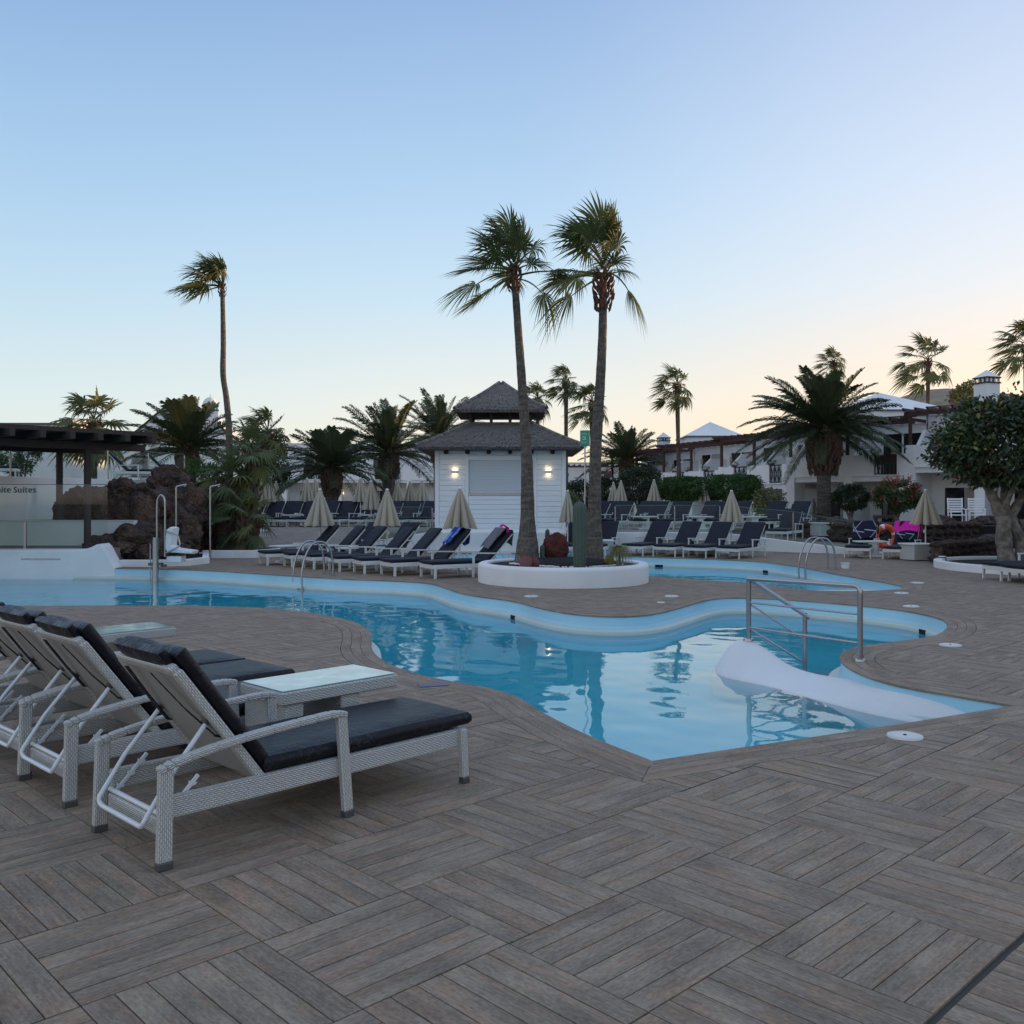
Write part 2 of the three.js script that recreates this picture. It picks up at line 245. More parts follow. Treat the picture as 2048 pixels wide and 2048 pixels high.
const farRun = smoothRun([[3.97, 7.45], [3.84, 7.63], [3.66, 7.87], [3.49, 8.09], [3.36, 8.33], [3.28, 8.64], [3.26, 9.01], [3.3, 9.4], [3.4, 9.77], [3.55, 10.08], [3.77, 10.36], [4.19, 10.68], [4.65, 10.97], [4.94, 11.18], [5.18, 11.44], [5.43, 11.82], [5.64, 12.22], [5.8, 12.64], [5.87, 13.05], [5.85, 13.47], [5.72, 13.95], [5.35, 14.55], [4.85, 15.1], [4.4, 15.47], [3.95, 15.68], [3.6, 15.7], [3.35, 15.56], [3.12, 15.27], [2.82, 14.77], [2.44, 14.1], [2.12, 13.6], [1.84, 13.3], [1.46, 13.17], [1.06, 13.3], [0.7, 13.7], [0.4, 14.27], [0.16, 14.86], [-0.12, 15.38], [-0.6, 15.98], [-0.95, 16.65], [-1.26, 17.55], [-1.62, 18.4], [-2.2, 18.87], [-3.4, 19.4], [-4.97, 20.4], [-5.83, 21.0], [-6.75, 21.6], [-7.8, 22.1], [-9.05, 22.4], [-9.9, 22.52], [-12, 22.6], [-18, 22.6]]);
const leftRun = smoothRun([[-18, 22.6], [-18.4, 18.5], [-18, 14.3]], 0.5);
const joinRuns = (...r) => { const o = []; for (const q of r) o.push(...q.slice(0, -1)); return o; };
const POOL1 = joinRuns(nearRun, edgeRun, farRun, leftRun);     // anticlockwise in (x, ahead)
const p2c = new THREE.CatmullRomCurve3([[-2.0, 27.6], [-1.6, 28.55], [-0.37, 28.75], [1.15, 28.45], [2.47, 27.58], [3.32, 27.1], [4.68, 26.39], [5.62, 25.77], [6.47, 24.9], [6.92, 23.4], [7.05, 22.0], [7.1, 20.7], [7.25, 19.4], [7.36, 18.4], [7.3, 17.6], [7.0, 17.16], [6.6, 16.95], [6.0, 16.85], [5.4, 16.98], [4.95, 17.6], [4.5, 18.5], [3.69, 19.33], [2.9, 20.09], [1.94, 20.95], [0.87, 21.75], [-0.29, 22.85], [-1.33, 24.2], [-1.95, 26.0]].map(([x, z]) => v3(x, 0, z)), true, 'centripetal');
const POOL2 = p2c.getSpacedPoints(Math.round(p2c.getLength() / 0.2)).slice(0, -1).map((p) => [p.x, p.z]);
const areaOf = (P) => { let a = 0; for (let i = 0; i < P.length; i++) { const [x0, y0] = P[i], [x1, y1] = P[(i + 1) % P.length]; a += x0 * y1 - x1 * y0; } return a / 2; };
{ const cs = [[0.87, 5.86], [3.97, 7.45]]; for (let i = POOL1.length - 1; i >= 0; i--) for (const c of cs) { const d = Math.hypot(POOL1[i][0] - c[0], POOL1[i][1] - c[1]); if (d > 0.01 && d < 0.27) { POOL1.splice(i, 1); break; } } }
if (areaOf(POOL1) < 0) POOL1.reverse(); if (areaOf(POOL2) < 0) POOL2.reverse();
function offsetRing(P, d) {                                    // d > 0 outwards of an anticlockwise ring, mitred
  const n = P.length; return P.map((p, i) => {
    const a = P[(i + n - 1) % n], b = P[(i + 1) % n]; let e0 = [p[0] - a[0], p[1] - a[1]], e1 = [b[0] - p[0], b[1] - p[1]]; const l0 = Math.hypot(...e0), l1 = Math.hypot(...e1);
    const n0 = [e0[1] / l0, -e0[0] / l0], n1 = [e1[1] / l1, -e1[0] / l1]; let m = [n0[0] + n1[0], n0[1] + n1[1]]; const q = Math.max(0.5, (m[0] * m[0] + m[1] * m[1]) / 2); return [p[0] + m[0] * d / q, p[1] + m[1] * d / q];
  });
}
const inside = (P, x, z) => { let c = false; for (let i = 0, j = P.length - 1; i < P.length; j = i++) { const [xi, zi] = P[i], [xj, zj] = P[j]; if ((zi > z) !== (zj > z) && x < (xj - xi) * (z - zi) / (zj - zi) + xi) c = !c; } return c; };
function sheet(outer, holes, y, mt, name, uvs = 1) {
  const s = new THREE.Shape(outer.map(([x, z]) => new THREE.Vector2(x, z))); for (const h of holes) s.holes.push(new THREE.Path(h.map(([x, z]) => new THREE.Vector2(x, z))));
  const g = new THREE.ShapeGeometry(s); const p = g.attributes.position, q = g.attributes.uv, nn = g.attributes.normal; for (let i = 0; i < p.count; i++) { const x = p.getX(i), z = p.getY(i); p.setXYZ(i, x, y, -z); nn.setXYZ(i, 0, 1, 0); q.setXY(i, x * uvs, z * uvs); } return struct(name, g, mt);
}
const DECK = [[-26, -4], [34, -4], [34, 36], [-26, 36]];
const WATER_Y = -0.26;
const ring1 = offsetRing(POOL1, 0.325), ring2 = offsetRing(POOL2, 0.325);
// basin: wall with a rolled lip just above the water, then the floor
function basin(P, depthAt, name) {
  const prof = [[0.004, 0.0], [0.0, -0.02], [0.0, -0.135], [0.02, -0.15], [0.025, -0.185]], lipP = [[0.025, -0.185], [0.10, -0.192], [0.125, -0.21], [0.125, -0.285], [0.09, -0.33]], low = [[0.09, -0.33], [0.07, -0.6], [0.07, null]];
  const band = (pr) => {
    const rings = pr.map(([d]) => offsetRing(P, -d)), pos = [], uv = [], idx = [], n = P.length; let s = 0; const arc = [0]; for (let i = 0; i < n; i++) { const a = P[i], b = P[(i + 1) % n]; s += Math.hypot(b[0] - a[0], b[1] - a[1]); arc.push(s); }
    for (let r = 0; r < pr.length; r++) for (let i = 0; i <= n; i++) { const q = rings[r][i % n]; const y = pr[r][1] === null ? -depthAt(q[0], q[1]) - 0.3 : pr[r][1]; pos.push(q[0], y, -q[1]); uv.push(arc[i], y * 1.5 + r * 0.05); }
    for (let r = 0; r < pr.length - 1; r++) for (let i = 0; i < n; i++) { const a = r * (n + 1) + i, b = a + 1, c = a + n + 1, d = c + 1; idx.push(a, b, c, b, d, c); }
    const g = new THREE.BufferGeometry(); g.setAttribute('position', new THREE.Float32BufferAttribute(pos, 3)); g.setAttribute('uv', new THREE.Float32BufferAttribute(uv, 2)); g.setIndex(idx); g.computeVertexNormals(); return g;
  };
  const wall = struct(name, band(prof), M.poolPaint); part('lip', band(lipP), M.lip, wall); part('lower_wall', band(low), M.poolPaint, wall);
  const s = new THREE.Shape(P.map(([x, z]) => new THREE.Vector2(x, z))); let g = new THREE.ShapeGeometry(s); const p = g.attributes.position, q = g.attributes.uv, nn = g.attributes.normal;
  for (let i = 0; i < p.count; i++) { const x = p.getX(i), z = p.getY(i); p.setXYZ(i, x, -depthAt(x, z), -z); q.setXY(i, x, z); nn.setXYZ(i, 0, 1, 0); } g.computeVertexNormals(); part('pool_floor', g, M.poolFloor, wall); return wall;
}
basin(POOL1, (x, z) => 1.15 + 0.6 * clamp((-x + 1) / 6, 0, 1), 'pool_basin');
basin(POOL2, () => 1.3, 'pool_basin');
function waterSheet(P) {
  const s = new THREE.Shape(offsetRing(P, -0.02).map(([x, z]) => new THREE.Vector2(x, z))); const g = new THREE.ShapeGeometry(s); const p = g.attributes.position, q = g.attributes.uv, nn = g.attributes.normal;
  for (let i = 0; i < p.count; i++) { const x = p.getX(i), z = p.getY(i); p.setXYZ(i, x, WATER_Y, -z); nn.setXYZ(i, 0, 1, 0); q.setXY(i, x, z); } return struct('pool_water', g, M.water);
}
waterSheet(POOL1); waterSheet(POOL2);
// skimmer openings let into the pool walls
function skimmer(P, x, z, w = 0.2, label) {
  let bi = 0, bd = 9; P.forEach((p, i) => { const d = Math.hypot(p[0] - x, p[1] - z); if (d < bd) { bd = d; bi = i; } }); const a = P[(bi + P.length - 2) % P.length], b = P[(bi + 2) % P.length], p = P[bi];
  const t = thing('skimmer', label, 'skimmer', [p[0], -0.12, -p[1]], Math.atan2(b[1] - a[1], b[0] - a[0]) + PI, 'dark skimmer openings in the pool walls');
  part('opening', bx(-w * 0.38, w * 0.38, -0.15, -0.078, 0.09, 0.1295), M.black, t); part('flap', bx(-w * 0.37, w * 0.37, -0.165, -0.151, 0.09, 0.132), M.lip, t);
}
skimmer(POOL1, 0.1, 14.97, 0.2, 'dark skimmer slot in the pool wall below the round planter');
skimmer(POOL1, 5.86, 13.2, 0.26, 'dark skimmer slot in the curved pool wall behind the handrail');
skimmer(POOL2, 4.15, 26.7, 0.3, 'dark skimmer slot in the far pool wall below the loungers');
skimmer(POOL2, 6.6, 24.5, 0.3, 'dark skimmer slot in the far pool wall near the ladder');

// ------------------------------------------------------------------ deck: basket-weave plank tiles
sheet(DECK, [offsetRing(POOL1, 0.03).slice().reverse(), offsetRing(POOL2, 0.03).slice().reverse()], -0.012, M.grout, 'deck_bed');
sheet([[-700, -300], [700, -300], [700, 900], [-700, 900]], [DECK.slice().reverse()], -0.03, M.ground, 'ground', 1);
{
  const B = 0.641, ang = 43.85 * D2R, U = [Math.cos(ang), Math.sin(ang)], W = [Math.sin(ang), -Math.cos(ang)], O = [0.9126, 4.339], NP = 6, gap = 0.0026;
  const deck = new THREE.Group(); deck.name = 'deck'; deck.userData.kind = 'structure'; scene.add(deck);
  const rings = [offsetRing(POOL1, 0.329), offsetRing(POOL2, 0.329)];
  const r = rng(77), singles = [], rest = [];
  const toW = (a, b) => [O[0] + U[0] * a + W[0] * b, O[1] + U[1] * a + W[1] * b];
  for (let i = -60; i < 60; i++) for (let j = -60; j < 60; j++) {
    const [cx, cz] = toW((i + 0.5) * B, (j + 0.5) * B); if (cz < -3 || cz > 35.5 || Math.abs(cx) > 0.56 * Math.max(0, cz) + 3.2 || cx < -20) continue;
    const alongU = ((i + j) % 2 + 2) % 2 === 0;
    for (let k = 0; k < NP; k++) {
      let a0 = i * B, a1 = (i + 1) * B, b0 = j * B, b1 = (j + 1) * B; if (alongU) { b0 = (j + k / NP) * B; b1 = (j + (k + 1) / NP) * B; } else { a0 = (i + k / NP) * B; a1 = (i + (k + 1) / NP) * B; }
      const blockEdge = 0.001 + r() * 0.0015; let g0 = gap + (alongU && k === 0 ? blockEdge : 0), g1 = gap + (alongU && k === NP - 1 ? blockEdge : 0);
      a0 += gap; a1 -= gap; b0 += g0; b1 -= g1; if (j === 2 && (!alongU || k === 0)) b0 += 0.012; if (j === 1 && (!alongU || k === NP - 1)) b1 -= 0.010;
      const rect = [toW(a0, b0), toW(a0, b1), toW(a1, b1), toW(a1, b0)]; if (areaOf(rect) < 0) rect.reverse();
      let state = 0, which = -1; for (let w = 0; w < 2; w++) { const n = rect.filter(([x, z]) => inside(rings[w], x, z)).length; const mid = inside(rings[w], (rect[0][0] + rect[2][0]) / 2, (rect[0][1] + rect[2][1]) / 2); if (n === 4 && mid) state = 2; else if (n || mid) { state = 1; which = w; } }
      if (state === 2) continue;
      let cells = null;
      if (state) {                                               // cut the plank along the edge of the coping
        const R = rings[which], nl = cz < 12 ? 24 : 10, nw = cz < 12 ? 4 : 2; cells = [];
        for (let p = 0; p < nl; p++) for (let q = 0; q < nw; q++) {
          const fa = alongU ? [p / nl, (p + 1) / nl] : [q / nw, (q + 1) / nw], fb = alongU ? [q / nw, (q + 1) / nw] : [p / nl, (p + 1) / nl];
          let c = [toW(lerp(a0, a1, fa[0]), lerp(b0, b1, fb[0])), toW(lerp(a0, a1, fa[1]), lerp(b0, b1, fb[0])), toW(lerp(a0, a1, fa[1]), lerp(b0, b1, fb[1])), toW(lerp(a0, a1, fa[0]), lerp(b0, b1, fb[1]))]; if (areaOf(c) < 0) c.reverse();
          const mx = (c[0][0] + c[2][0]) / 2, mz = (c[0][1] + c[2][1]) / 2; let bi = 0, bd = 1e9, bt = 0; for (let e = 0; e < R.length; e++) { const A = R[e], E = R[(e + 1) % R.length]; if (Math.abs(A[0] - mx) > 1 || Math.abs(A[1] - mz) > 1) continue; const dx = E[0] - A[0], dz = E[1] - A[1], t = clamp(((mx - A[0]) * dx + (mz - A[1]) * dz) / (dx * dx + dz * dz), 0, 1); const d = Math.hypot(A[0] + dx * t - mx, A[1] + dz * t - mz); if (d < bd) { bd = d; bi = e; bt = t; } }
          if (bd > 0.2) { if (!inside(R, mx, mz)) cells.push(c); continue; }
          const cutBy = (poly2, e) => { const A = R[e], E = R[(e + 1) % R.length]; const sd = (P3) => -((E[0] - A[0]) * (P3[1] - A[1]) - (E[1] - A[1]) * (P3[0] - A[0])); const out = []; for (let k2 = 0; k2 < poly2.length; k2++) { const P3 = poly2[k2], Q3 = poly2[(k2 + 1) % poly2.length], s1 = sd(P3), s2 = sd(Q3); if (s1 >= 0) out.push(P3); if (s1 * s2 < 0) { const t = s1 / (s1 - s2); out.push([lerp(P3[0], Q3[0], t), lerp(P3[1], Q3[1], t)]); } } return out; };
          c = cutBy(c, bi); if (c.length > 2 && Math.abs(areaOf(c)) > 1e-6) cells.push(c);
        }
        if (!cells.length) continue;
      }
      const pts = rect;
      const u0 = r() * 2.56, w0 = r() * 1.28, dy = (r() - 0.5) * 0.0016, tilt = (r() - 0.5) * 0.002;
      const uvOf = ([x, z]) => { const dx = x - O[0], dz = z - O[1], a = dx * U[0] + dz * U[1], b = dx * W[0] + dz * W[1]; return alongU ? [a + u0, b + w0] : [b + u0, a + w0]; };
      const tris = cells ? cells.flatMap((c) => c.slice(2).map((_, k2) => [c[0], c[k2 + 1], c[k2 + 2]])) : [[rect[0], rect[1], rect[2]], [rect[0], rect[2], rect[3]]];
      const pos = [], uv = [], nor = []; const put = (p, y, n, t) => { pos.push(p[0], y, -p[1]); const q = uvOf(p); uv.push(q[0] + (t || 0), q[1]); nor.push(...n); };
      const top = (p) => dy + tilt * (p[0] - cx);
      for (const t of tris) { let o = t; if (areaOf(o) < 0) o = [o[0], o[2], o[1]]; for (const q of o) put(q, top(q), [0, 1, 0]); }
      const near = cz < 10;
      if (!state && near) for (let e = 0; e < 4; e++) { const p = rect[e], q = rect[(e + 1) % 4]; const nx = q[1] - p[1], nz = q[0] - p[0], l = Math.hypot(nx, nz), n = [nx / l, 0, nz / l]; put(p, -0.011, n); put(q, -0.011, n); put(q, top(q), n); put(p, -0.011, n); put(q, top(q), n); put(p, top(p), n); }
      const g = new THREE.BufferGeometry(); g.setAttribute('position', new THREE.Float32BufferAttribute(pos, 3)); g.setAttribute('normal', new THREE.Float32BufferAttribute(nor, 3)); g.setAttribute('uv', new THREE.Float32BufferAttribute(uv, 2));
      const vis = Math.abs(cx) < 0.56 * cz && cz > 2.5; const tone = r();
      if (vis) singles.push([cz, g, tone]); else rest.push([g, tone]);
    }
  }
  singles.sort((a, b) => a[0] - b[0]); 
  singles.slice(0, 300).forEach(([, g, t]) => part('plank', g, M.deck, deck));
  part('planks', [...singles.slice(300).map((s) => s[1]), ...rest.map((s) => s[0])], M.deck, deck, 'stuff');
  // coping boards that follow the pool edge
  function coping(P, name, singly) {
    const cop = new THREE.Group(); cop.name = numbered(name); cop.userData.kind = 'structure'; scene.add(cop);
    const n = P.length, arc = [0]; for (let i = 0; i < n; i++) { const a = P[i], b = P[(i + 1) % n]; arc.push(arc[i] + Math.hypot(b[0] - a[0], b[1] - a[1])); }
    const corner = P.map((p, i) => { const a = P[(i + n - 1) % n], b = P[(i + 1) % n]; const d = Math.atan2(b[1] - p[1], b[0] - p[0]) - Math.atan2(p[1] - a[1], p[0] - a[0]); return Math.abs(Math.atan2(Math.sin(d), Math.cos(d))) > 0.6; });
    const cuts = []; let start = corner.findIndex((c) => c); if (start < 0) start = 0; let last = 0; for (let k = 0; k <= n; k++) { const i = (start + k) % n; const s = arc[i] + (i < start ? arc[n] : 0) - arc[start] + (k === n ? arc[n] : 0) - (k === n && i >= start ? 0 : 0); if (k === 0 || corner[i] || s - last > 1.15 || k === n) { cuts.push(k); last = s; } }
    const R = [0.0, 0.108, 0.216, 0.325].map((d) => offsetRing(P, d)); const all = [];
    for (let row = 0; row < 3; row++) for (let c = 0; c < cuts.length - 1; c++) {
      const k0 = cuts[c], k1 = cuts[c + 1]; const pos = [], uv = [], idx = []; const u0 = r() * 2.56, w0 = r() * 1.28; let s = 0; const e0 = row === 0 ? -0.012 : 0.0025, w = 0.108;
      for (let k = k0; k <= k1; k++) { const i = (start + k) % n; const A = R[row][i], C = R[row + 1][i]; const L = Math.hypot(C[0] - A[0], C[1] - A[1]); const f0 = e0 / L, f1 = 1 - 0.0025 / L; let a = [lerp(A[0], C[0], f0), lerp(A[1], C[1], f0)], b = [lerp(A[0], C[0], f1), lerp(A[1], C[1], f1)];
        if (k === k0 || k === k1) { const o = (start + (k === k0 ? k + 1 : k - 1)) % n; const d = [P[o][0] - P[i][0], P[o][1] - P[i][1]], l = Math.hypot(...d); const g = 0.0025 / l; a = [a[0] + d[0] * g, a[1] + d[1] * g]; b = [b[0] + d[0] * g, b[1] + d[1] * g]; }
        pos.push(a[0], -0.018, -a[1], a[0], 0, -a[1], b[0], 0, -b[1], b[0], -0.01, -b[1]); uv.push(s + u0, w0, s + u0, w0 + 0.04, s + u0, w0 + 0.15, s + u0, w0 + 0.16); s += 0.14; }
      const m = k1 - k0; for (let k = 0; k < m; k++) for (let q = 0; q < 3; q++) { const a = k * 4 + q, b = a + 1, c2 = a + 4, d = a + 5; idx.push(a, c2, b, b, c2, d); }
      const g = new THREE.BufferGeometry(); g.setAttribute('position', new THREE.Float32BufferAttribute(pos, 3)); g.setAttribute('uv', new THREE.Float32BufferAttribute(uv, 2)); g.setIndex(idx); const gg = toCreasedNormals(g, 0.6); 
      if (singly) part('coping_board', gg, M.deck, cop); else all.push(gg);
    }
    if (!singly) part('coping_boards', all, M.deck, cop, 'stuff');
  }
  coping(POOL1, 'pool_coping', true); coping(POOL2, 'pool_coping', false);
}
// ------------------------------------------------------------------ raised terrace, ramps and retaining walls
const TY = 0.6;
{
  const slab = (pts, y0, y1, name, m) => { const g = new THREE.ExtrudeGeometry(new THREE.Shape(pts.map(([x, z]) => new THREE.Vector2(x, z))), { depth: y1 - y0, bevelEnabled: false }); g.applyMatrix4(new THREE.Matrix4().set(1, 0, 0, 0, 0, 0, 1, y0, 0, -1, 0, 0, 0, 0, 0, 1)); return struct(name, uvm(g), m); };
  slab([[-4.2, 29.42], [6.6, 29.42], [6.6, 34], [11.5, 34], [40, 34], [40, 125], [-45, 125], [-45, 34.6], [-9.6, 34.6], [-4.2, 34.6]], -0.5, TY, 'terrace', M.terrace);
  const ramp = (x0, x1, z0, z1, z1b, name) => { const g = new THREE.BufferGeometry(); const p = [[x0, 0.004, z0], [x1, 0.004, z0], [x1, TY + 0.002, z1b], [x0, TY + 0.002, z1], [x0, -0.2, z1], [x1, -0.2, z1b]]; const q = (...i) => i.flatMap((k) => [p[k][0], p[k][1], -p[k][2]]); g.setAttribute('position', new THREE.Float32BufferAttribute([...q(0, 1, 2), ...q(0, 2, 3), ...q(0, 3, 4), ...q(1, 5, 2), ...q(3, 2, 5), ...q(3, 5, 4)], 3)); g.computeVertexNormals(); return struct(name, uvm(g), M.terrace); };
  ramp(-9.6, -4.2, 26.6, 34.6, 34.6, 'ramp'); ramp(6.6, 11.5, 28.4, 34, 34, 'ramp');
  // white retaining walls
  const w1 = thing('retaining_wall', 'white plastered retaining wall under the thatched kiosk', 'wall', [0, 0, -29.3]);
  part('wall', extrude([[-4.6, -0.1], [6.6, -0.1], [6.6, TY + 0.02], [-2.6, TY + 0.02], [-3.6, TY - 0.12], [-4.6, TY - 0.42]], 0.2, 0.02).translate(0, 0, 0), M.white, w1);
  part('kerb', bx(-2.4, 4.0, 0.0, 0.06, 0.2, 0.34), M.white, w1);
  const w2 = thing('retaining_wall', 'low white wedge of wall under the glass balustrade of the ramp', 'wall', [6.6, 0, -29.3], -0.22);
  part('wall', extrude([[0.02, -0.1], [4.6, -0.1], [4.6, 0.06], [0.02, TY]], 0.18, 0.02), M.white, w2);
  // glass balustrades
  const glassRun = (name, label, pts, h, posts = true) => {
    const t = thing(name, label, 'balustrade'); for (let i = 0; i < pts.length - 1; i++) {
      const a = pts[i], b = pts[i + 1]; const g = new THREE.BufferGeometry(); const q = [a, b, b.clone().setY(b.y + h), a.clone().setY(a.y + h)]; g.setAttribute('position', new THREE.Float32BufferAttribute([0, 1, 2, 0, 2, 3].flatMap((k) => q[k].toArray()), 3)); g.computeVertexNormals();
      const off = b.clone().sub(a).setY(0).normalize(); const gap = off.multiplyScalar(0.03); const pp = g.attributes.position; for (const k of [0, 3, 5]) pp.setXYZ(k, pp.getX(k) + gap.x, pp.getY(k), pp.getZ(k) + gap.z);
      part('pane', g, M.pane, t); part('pane_edge', [rod(q[3], q[2], 0.008, 0.008, 5)], M.paneEdge, t);
      if (posts) part('post', rod(v3(a.x, a.y - 0.05, a.z), v3(a.x, a.y + h * 0.96, a.z), 0.024, 0.024, 8), M.steel, t);
    }
    const e = pts[pts.length - 1]; if (posts) part('post', rod(v3(e.x, e.y - 0.05, e.z), v3(e.x, e.y + h * 0.96, e.z), 0.024, 0.024, 8), M.steel, t); return t;
  };
  glassRun('glass_balustrade', 'glass balustrade on steel posts sloping down the ramp beside the loungers', [V(6.62, TY, 29.4), V(8.6, 0.42, 28.9), V(10.3, 0.1, 28.5)], 0.85);
  glassRun('glass_balustrade', 'glass balustrade with steel posts along the terrace behind the front row loungers', [V(3.3, TY, 30.2), V(5.2, TY, 30.2), V(6.6, TY, 30.0)], 0.85);
  glassRun('glass_balustrade', 'greenish glass balustrade beside the ramp behind the closed parasols', [V(-4.5, 0.1, 27.4), V(-4.45, 0.35, 30.4), V(-4.4, 0.55, 33.2)], 0.8);
  glassRun('glass_balustrade', 'glass panel on dark post at the terrace edge beside the kiosk', [V(-4.2, TY, 29.6), V(-2.5, TY, 29.6)], 0.8);
  M.glassRun = glassRun;
}
// ------------------------------------------------------------------ kiosk
{
  const KX = -0.36, KZ = 29.3, w = 2.03, y0 = TY, y1 = 3.2, D = 3.6;
  const k = thing('kiosk', 'white boarded pool kiosk with closed shutter and two-tier thatched roof', 'kiosk', [KX, 0, -KZ]);
  part('core', bx(-w + 0.06, w - 0.06, y0 - 0.02, y1 + 0.25, -D, -0.08), M.whiteBoard, k);
  // corner posts and battens
  for (const [a, b] of [[-w, -w + 0.13], [-w + 0.94, -w + 1.04], [w - 1.0, w - 0.9], [w - 0.13, w]]) part('batten', rb(a, b, y0, y1 + 0.2, -0.08, 0.035, 0.006), M.whiteBoard, k);
  const boardRows = (x0, x1, ya, yb, n) => { for (let i = 0; i < n; i++) { const a = lerp(ya, yb, i / n), b = lerp(ya, yb, (i + 1) / n); part('board', rb(x0 + 0.004, x1 - 0.004, a + 0.003, b - 0.003, -0.08, 0.008 + (i % 2) * 0.002, 0.005, 1), M.whiteBoard, k); } };
  boardRows(-w + 0.13, -w + 0.94, y0, y1 + 0.18, 17); boardRows(w - 0.9, w - 0.13, y0, y1 + 0.18, 17);
  const sx0 = -w + 1.04, sx1 = w - 1.0, sh0 = 1.83, sh1 = 2.86;
  boardRows(sx0, sx1, y0, sh0 - 0.06, 8); boardRows(sx0, sx1, sh1 + 0.14, y1 + 0.18, 3);
  part('lintel', rb(sx0, sx1, sh1, sh1 + 0.14, -0.08, 0.03, 0.006), M.whiteBoard, k);
  part('sill', rb(sx0, sx1, sh0 - 0.06, sh0, -0.08, 0.05, 0.006), M.steel, k);
  const sh = part('shutter', bx(sx0 + 0.03, sx1 - 0.03, sh0, sh1, -0.08, -0.06), M.shutter, k);
  for (let i = 0; i < 12; i++) part('slat', rb(sx0 + 0.035, sx1 - 0.035, lerp(sh0, sh1, i / 12) + 0.003, lerp(sh0, sh1, (i + 1) / 12) - 0.002, -0.06, -0.048, 0.004, 1), M.shutter, sh);
  part('base_trim', rb(-w, w, y0 - 0.03, y0 + 0.06, -0.08, 0.045, 0.005), M.whiteBoard, k);
  for (let i = 0; i < 6; i++) { const x = lerp(-w + 0.36, w - 0.42, i / 5); part('rafter_end', rod(v3(x, y1 - 0.05, -0.6), v3(x, y1 - 0.11, 0.3), 0.072, 0.07, 12), M.darkWood, k); }
  // hipped thatch, thick with a rolled hem, strands laid over it
  function hip(bw, bd, by, tw, td, ty, thick, cz, name, seed, n) {
    const pos = []; const bot = [[-bw, by, bd], [bw, by, bd], [bw, by, -bd], [-bw, by, -bd]], top = [[-tw, ty, td], [tw, ty, td], [tw, ty, -td], [-tw, ty, -td]]; const sag = (t) => -0.10 * Math.sin(PI * t);
    const P = (s, u, t) => { const a = bot[s], b = bot[(s + 1) % 4], c = top[s], d = top[(s + 1) % 4]; return v3(lerp(lerp(a[0], b[0], u), lerp(c[0], d[0], u), t), lerp(by, ty, t) + sag(t) * (ty - by) * 0.5, lerp(lerp(a[2], b[2], u), lerp(c[2], d[2], u), t)); };
    const N = 6, uv = []; for (let s = 0; s < 4; s++) for (let i = 0; i < N; i++) for (let j = 0; j < N; j++) { const q = [P(s, i / N, j / N), P(s, (i + 1) / N, j / N), P(s, (i + 1) / N, (j + 1) / N), P(s, i / N, (j + 1) / N)]; for (const m of [0, 1, 2, 0, 2, 3]) { pos.push(...q[m].toArray()); uv.push((m === 0 || m === 3 ? i : i + 1) / N * 2 * bw, (m < 2 ? j : j + 1) / N * 2); } }
    for (let s = 0; s < 4; s++) { const a = v3(...bot[s]), b = v3(...bot[(s + 1) % 4]), c = a.clone(), d = b.clone(); for (const q of [c, d]) { q.x *= 0.97; q.z *= 0.97; q.y -= thick; } for (const q of [a, c, d, a, d, b]) { pos.push(...q.toArray()); uv.push(q.x + q.z, q.y); } }
    const g = new THREE.BufferGeometry(); g.setAttribute('position', new THREE.Float32BufferAttribute(pos, 3)); g.setAttribute('uv', new THREE.Float32BufferAttribute(uv, 2)); g.computeVertexNormals();
    const roof = part(name, g.translate(0, 0, cz), M.thatch, k);
    part('soffit', bx(-bw * 0.96, bw * 0.96, by - thick, by - thick + 0.03, cz - bd * 0.96, cz + bd * 0.96), M.darkWood, roof);
    const r = rng(seed), sp = []; for (let i = 0; i < n; i++) { const s = Math.floor(r() * 4), u = r(), t = Math.pow(r(), 1.1) * 1.02 - 0.03; const a = P(s, u, t), L = 0.16 + r() * 0.16, H = ty - by, t2 = t + L / Math.hypot(H, bd - td), b = P(s, clamp(u + (r() - 0.5) * 0.03, 0, 1), Math.min(1, t2)); const nn = v3([0, 1, 0, -1][s], 1.2, [1, 0, -1, 0][s]).normalize(); a.addScaledVector(nn, 0.018 + r() * 0.03); b.addScaledVector(nn, 0.004); const e = P(s, u + 0.01, t).sub(P(s, u - 0.01, t)).setLength(0.010 + r() * 0.014); if (t < 0.03) a.y -= r() * 0.05; sp.push(...a.clone().sub(e).toArray(), ...a.clone().add(e).toArray(), ...b.toArray()); }
    const sg = new THREE.BufferGeometry(); sg.setAttribute('position', new THREE.Float32BufferAttribute(sp, 3)); sg.computeVertexNormals(); part('thatch_strands', sg.translate(0, 0, cz), M.thatch2, roof, 'stuff');
    const hips = []; for (let s = 0; s < 4; s++) hips.push(pipe([0, 0.25, 0.5, 0.75, 1].map((t) => P(s, 0, t).add(v3(0, 0.03, 0))), 0.06, 16, 7)); part('hip_ridge', hips.map((q) => q.translate(0, 0, cz)), M.thatch, roof); return roof;
  }
  hip(2.58, 2.55, 3.24, 0.98, 0.98, 4.06, 0.09, -1.75, 'lower_roof', 5, 16000);
  part('ring_beam', [bx(-1.02, 1.02, 3.98, 4.09, -2.8, -2.68), bx(-1.02, 1.02, 3.985, 4.095, -0.82, -0.7), bx(-1.03, -0.92, 3.98, 4.085, -2.68, -0.82), bx(0.92, 1.03, 3.98, 4.085, -2.68, -0.82)], M.thatch, k);
  for (const [x, z] of [[-0.95, -0.8], [0.95, -0.8], [-0.95, -2.7], [0.95, -2.7], [-0.3, -0.8], [0.3, -0.8]]) part('lantern_post', rod(v3(x, 3.9, z), v3(x, 4.5, z), 0.05, 0.05, 8), M.darkWood, k);
  hip(1.45, 1.45, 4.47, 0.05, 0.04, 5.45, 0.1, -1.75, 'upper_roof', 6, 9000);
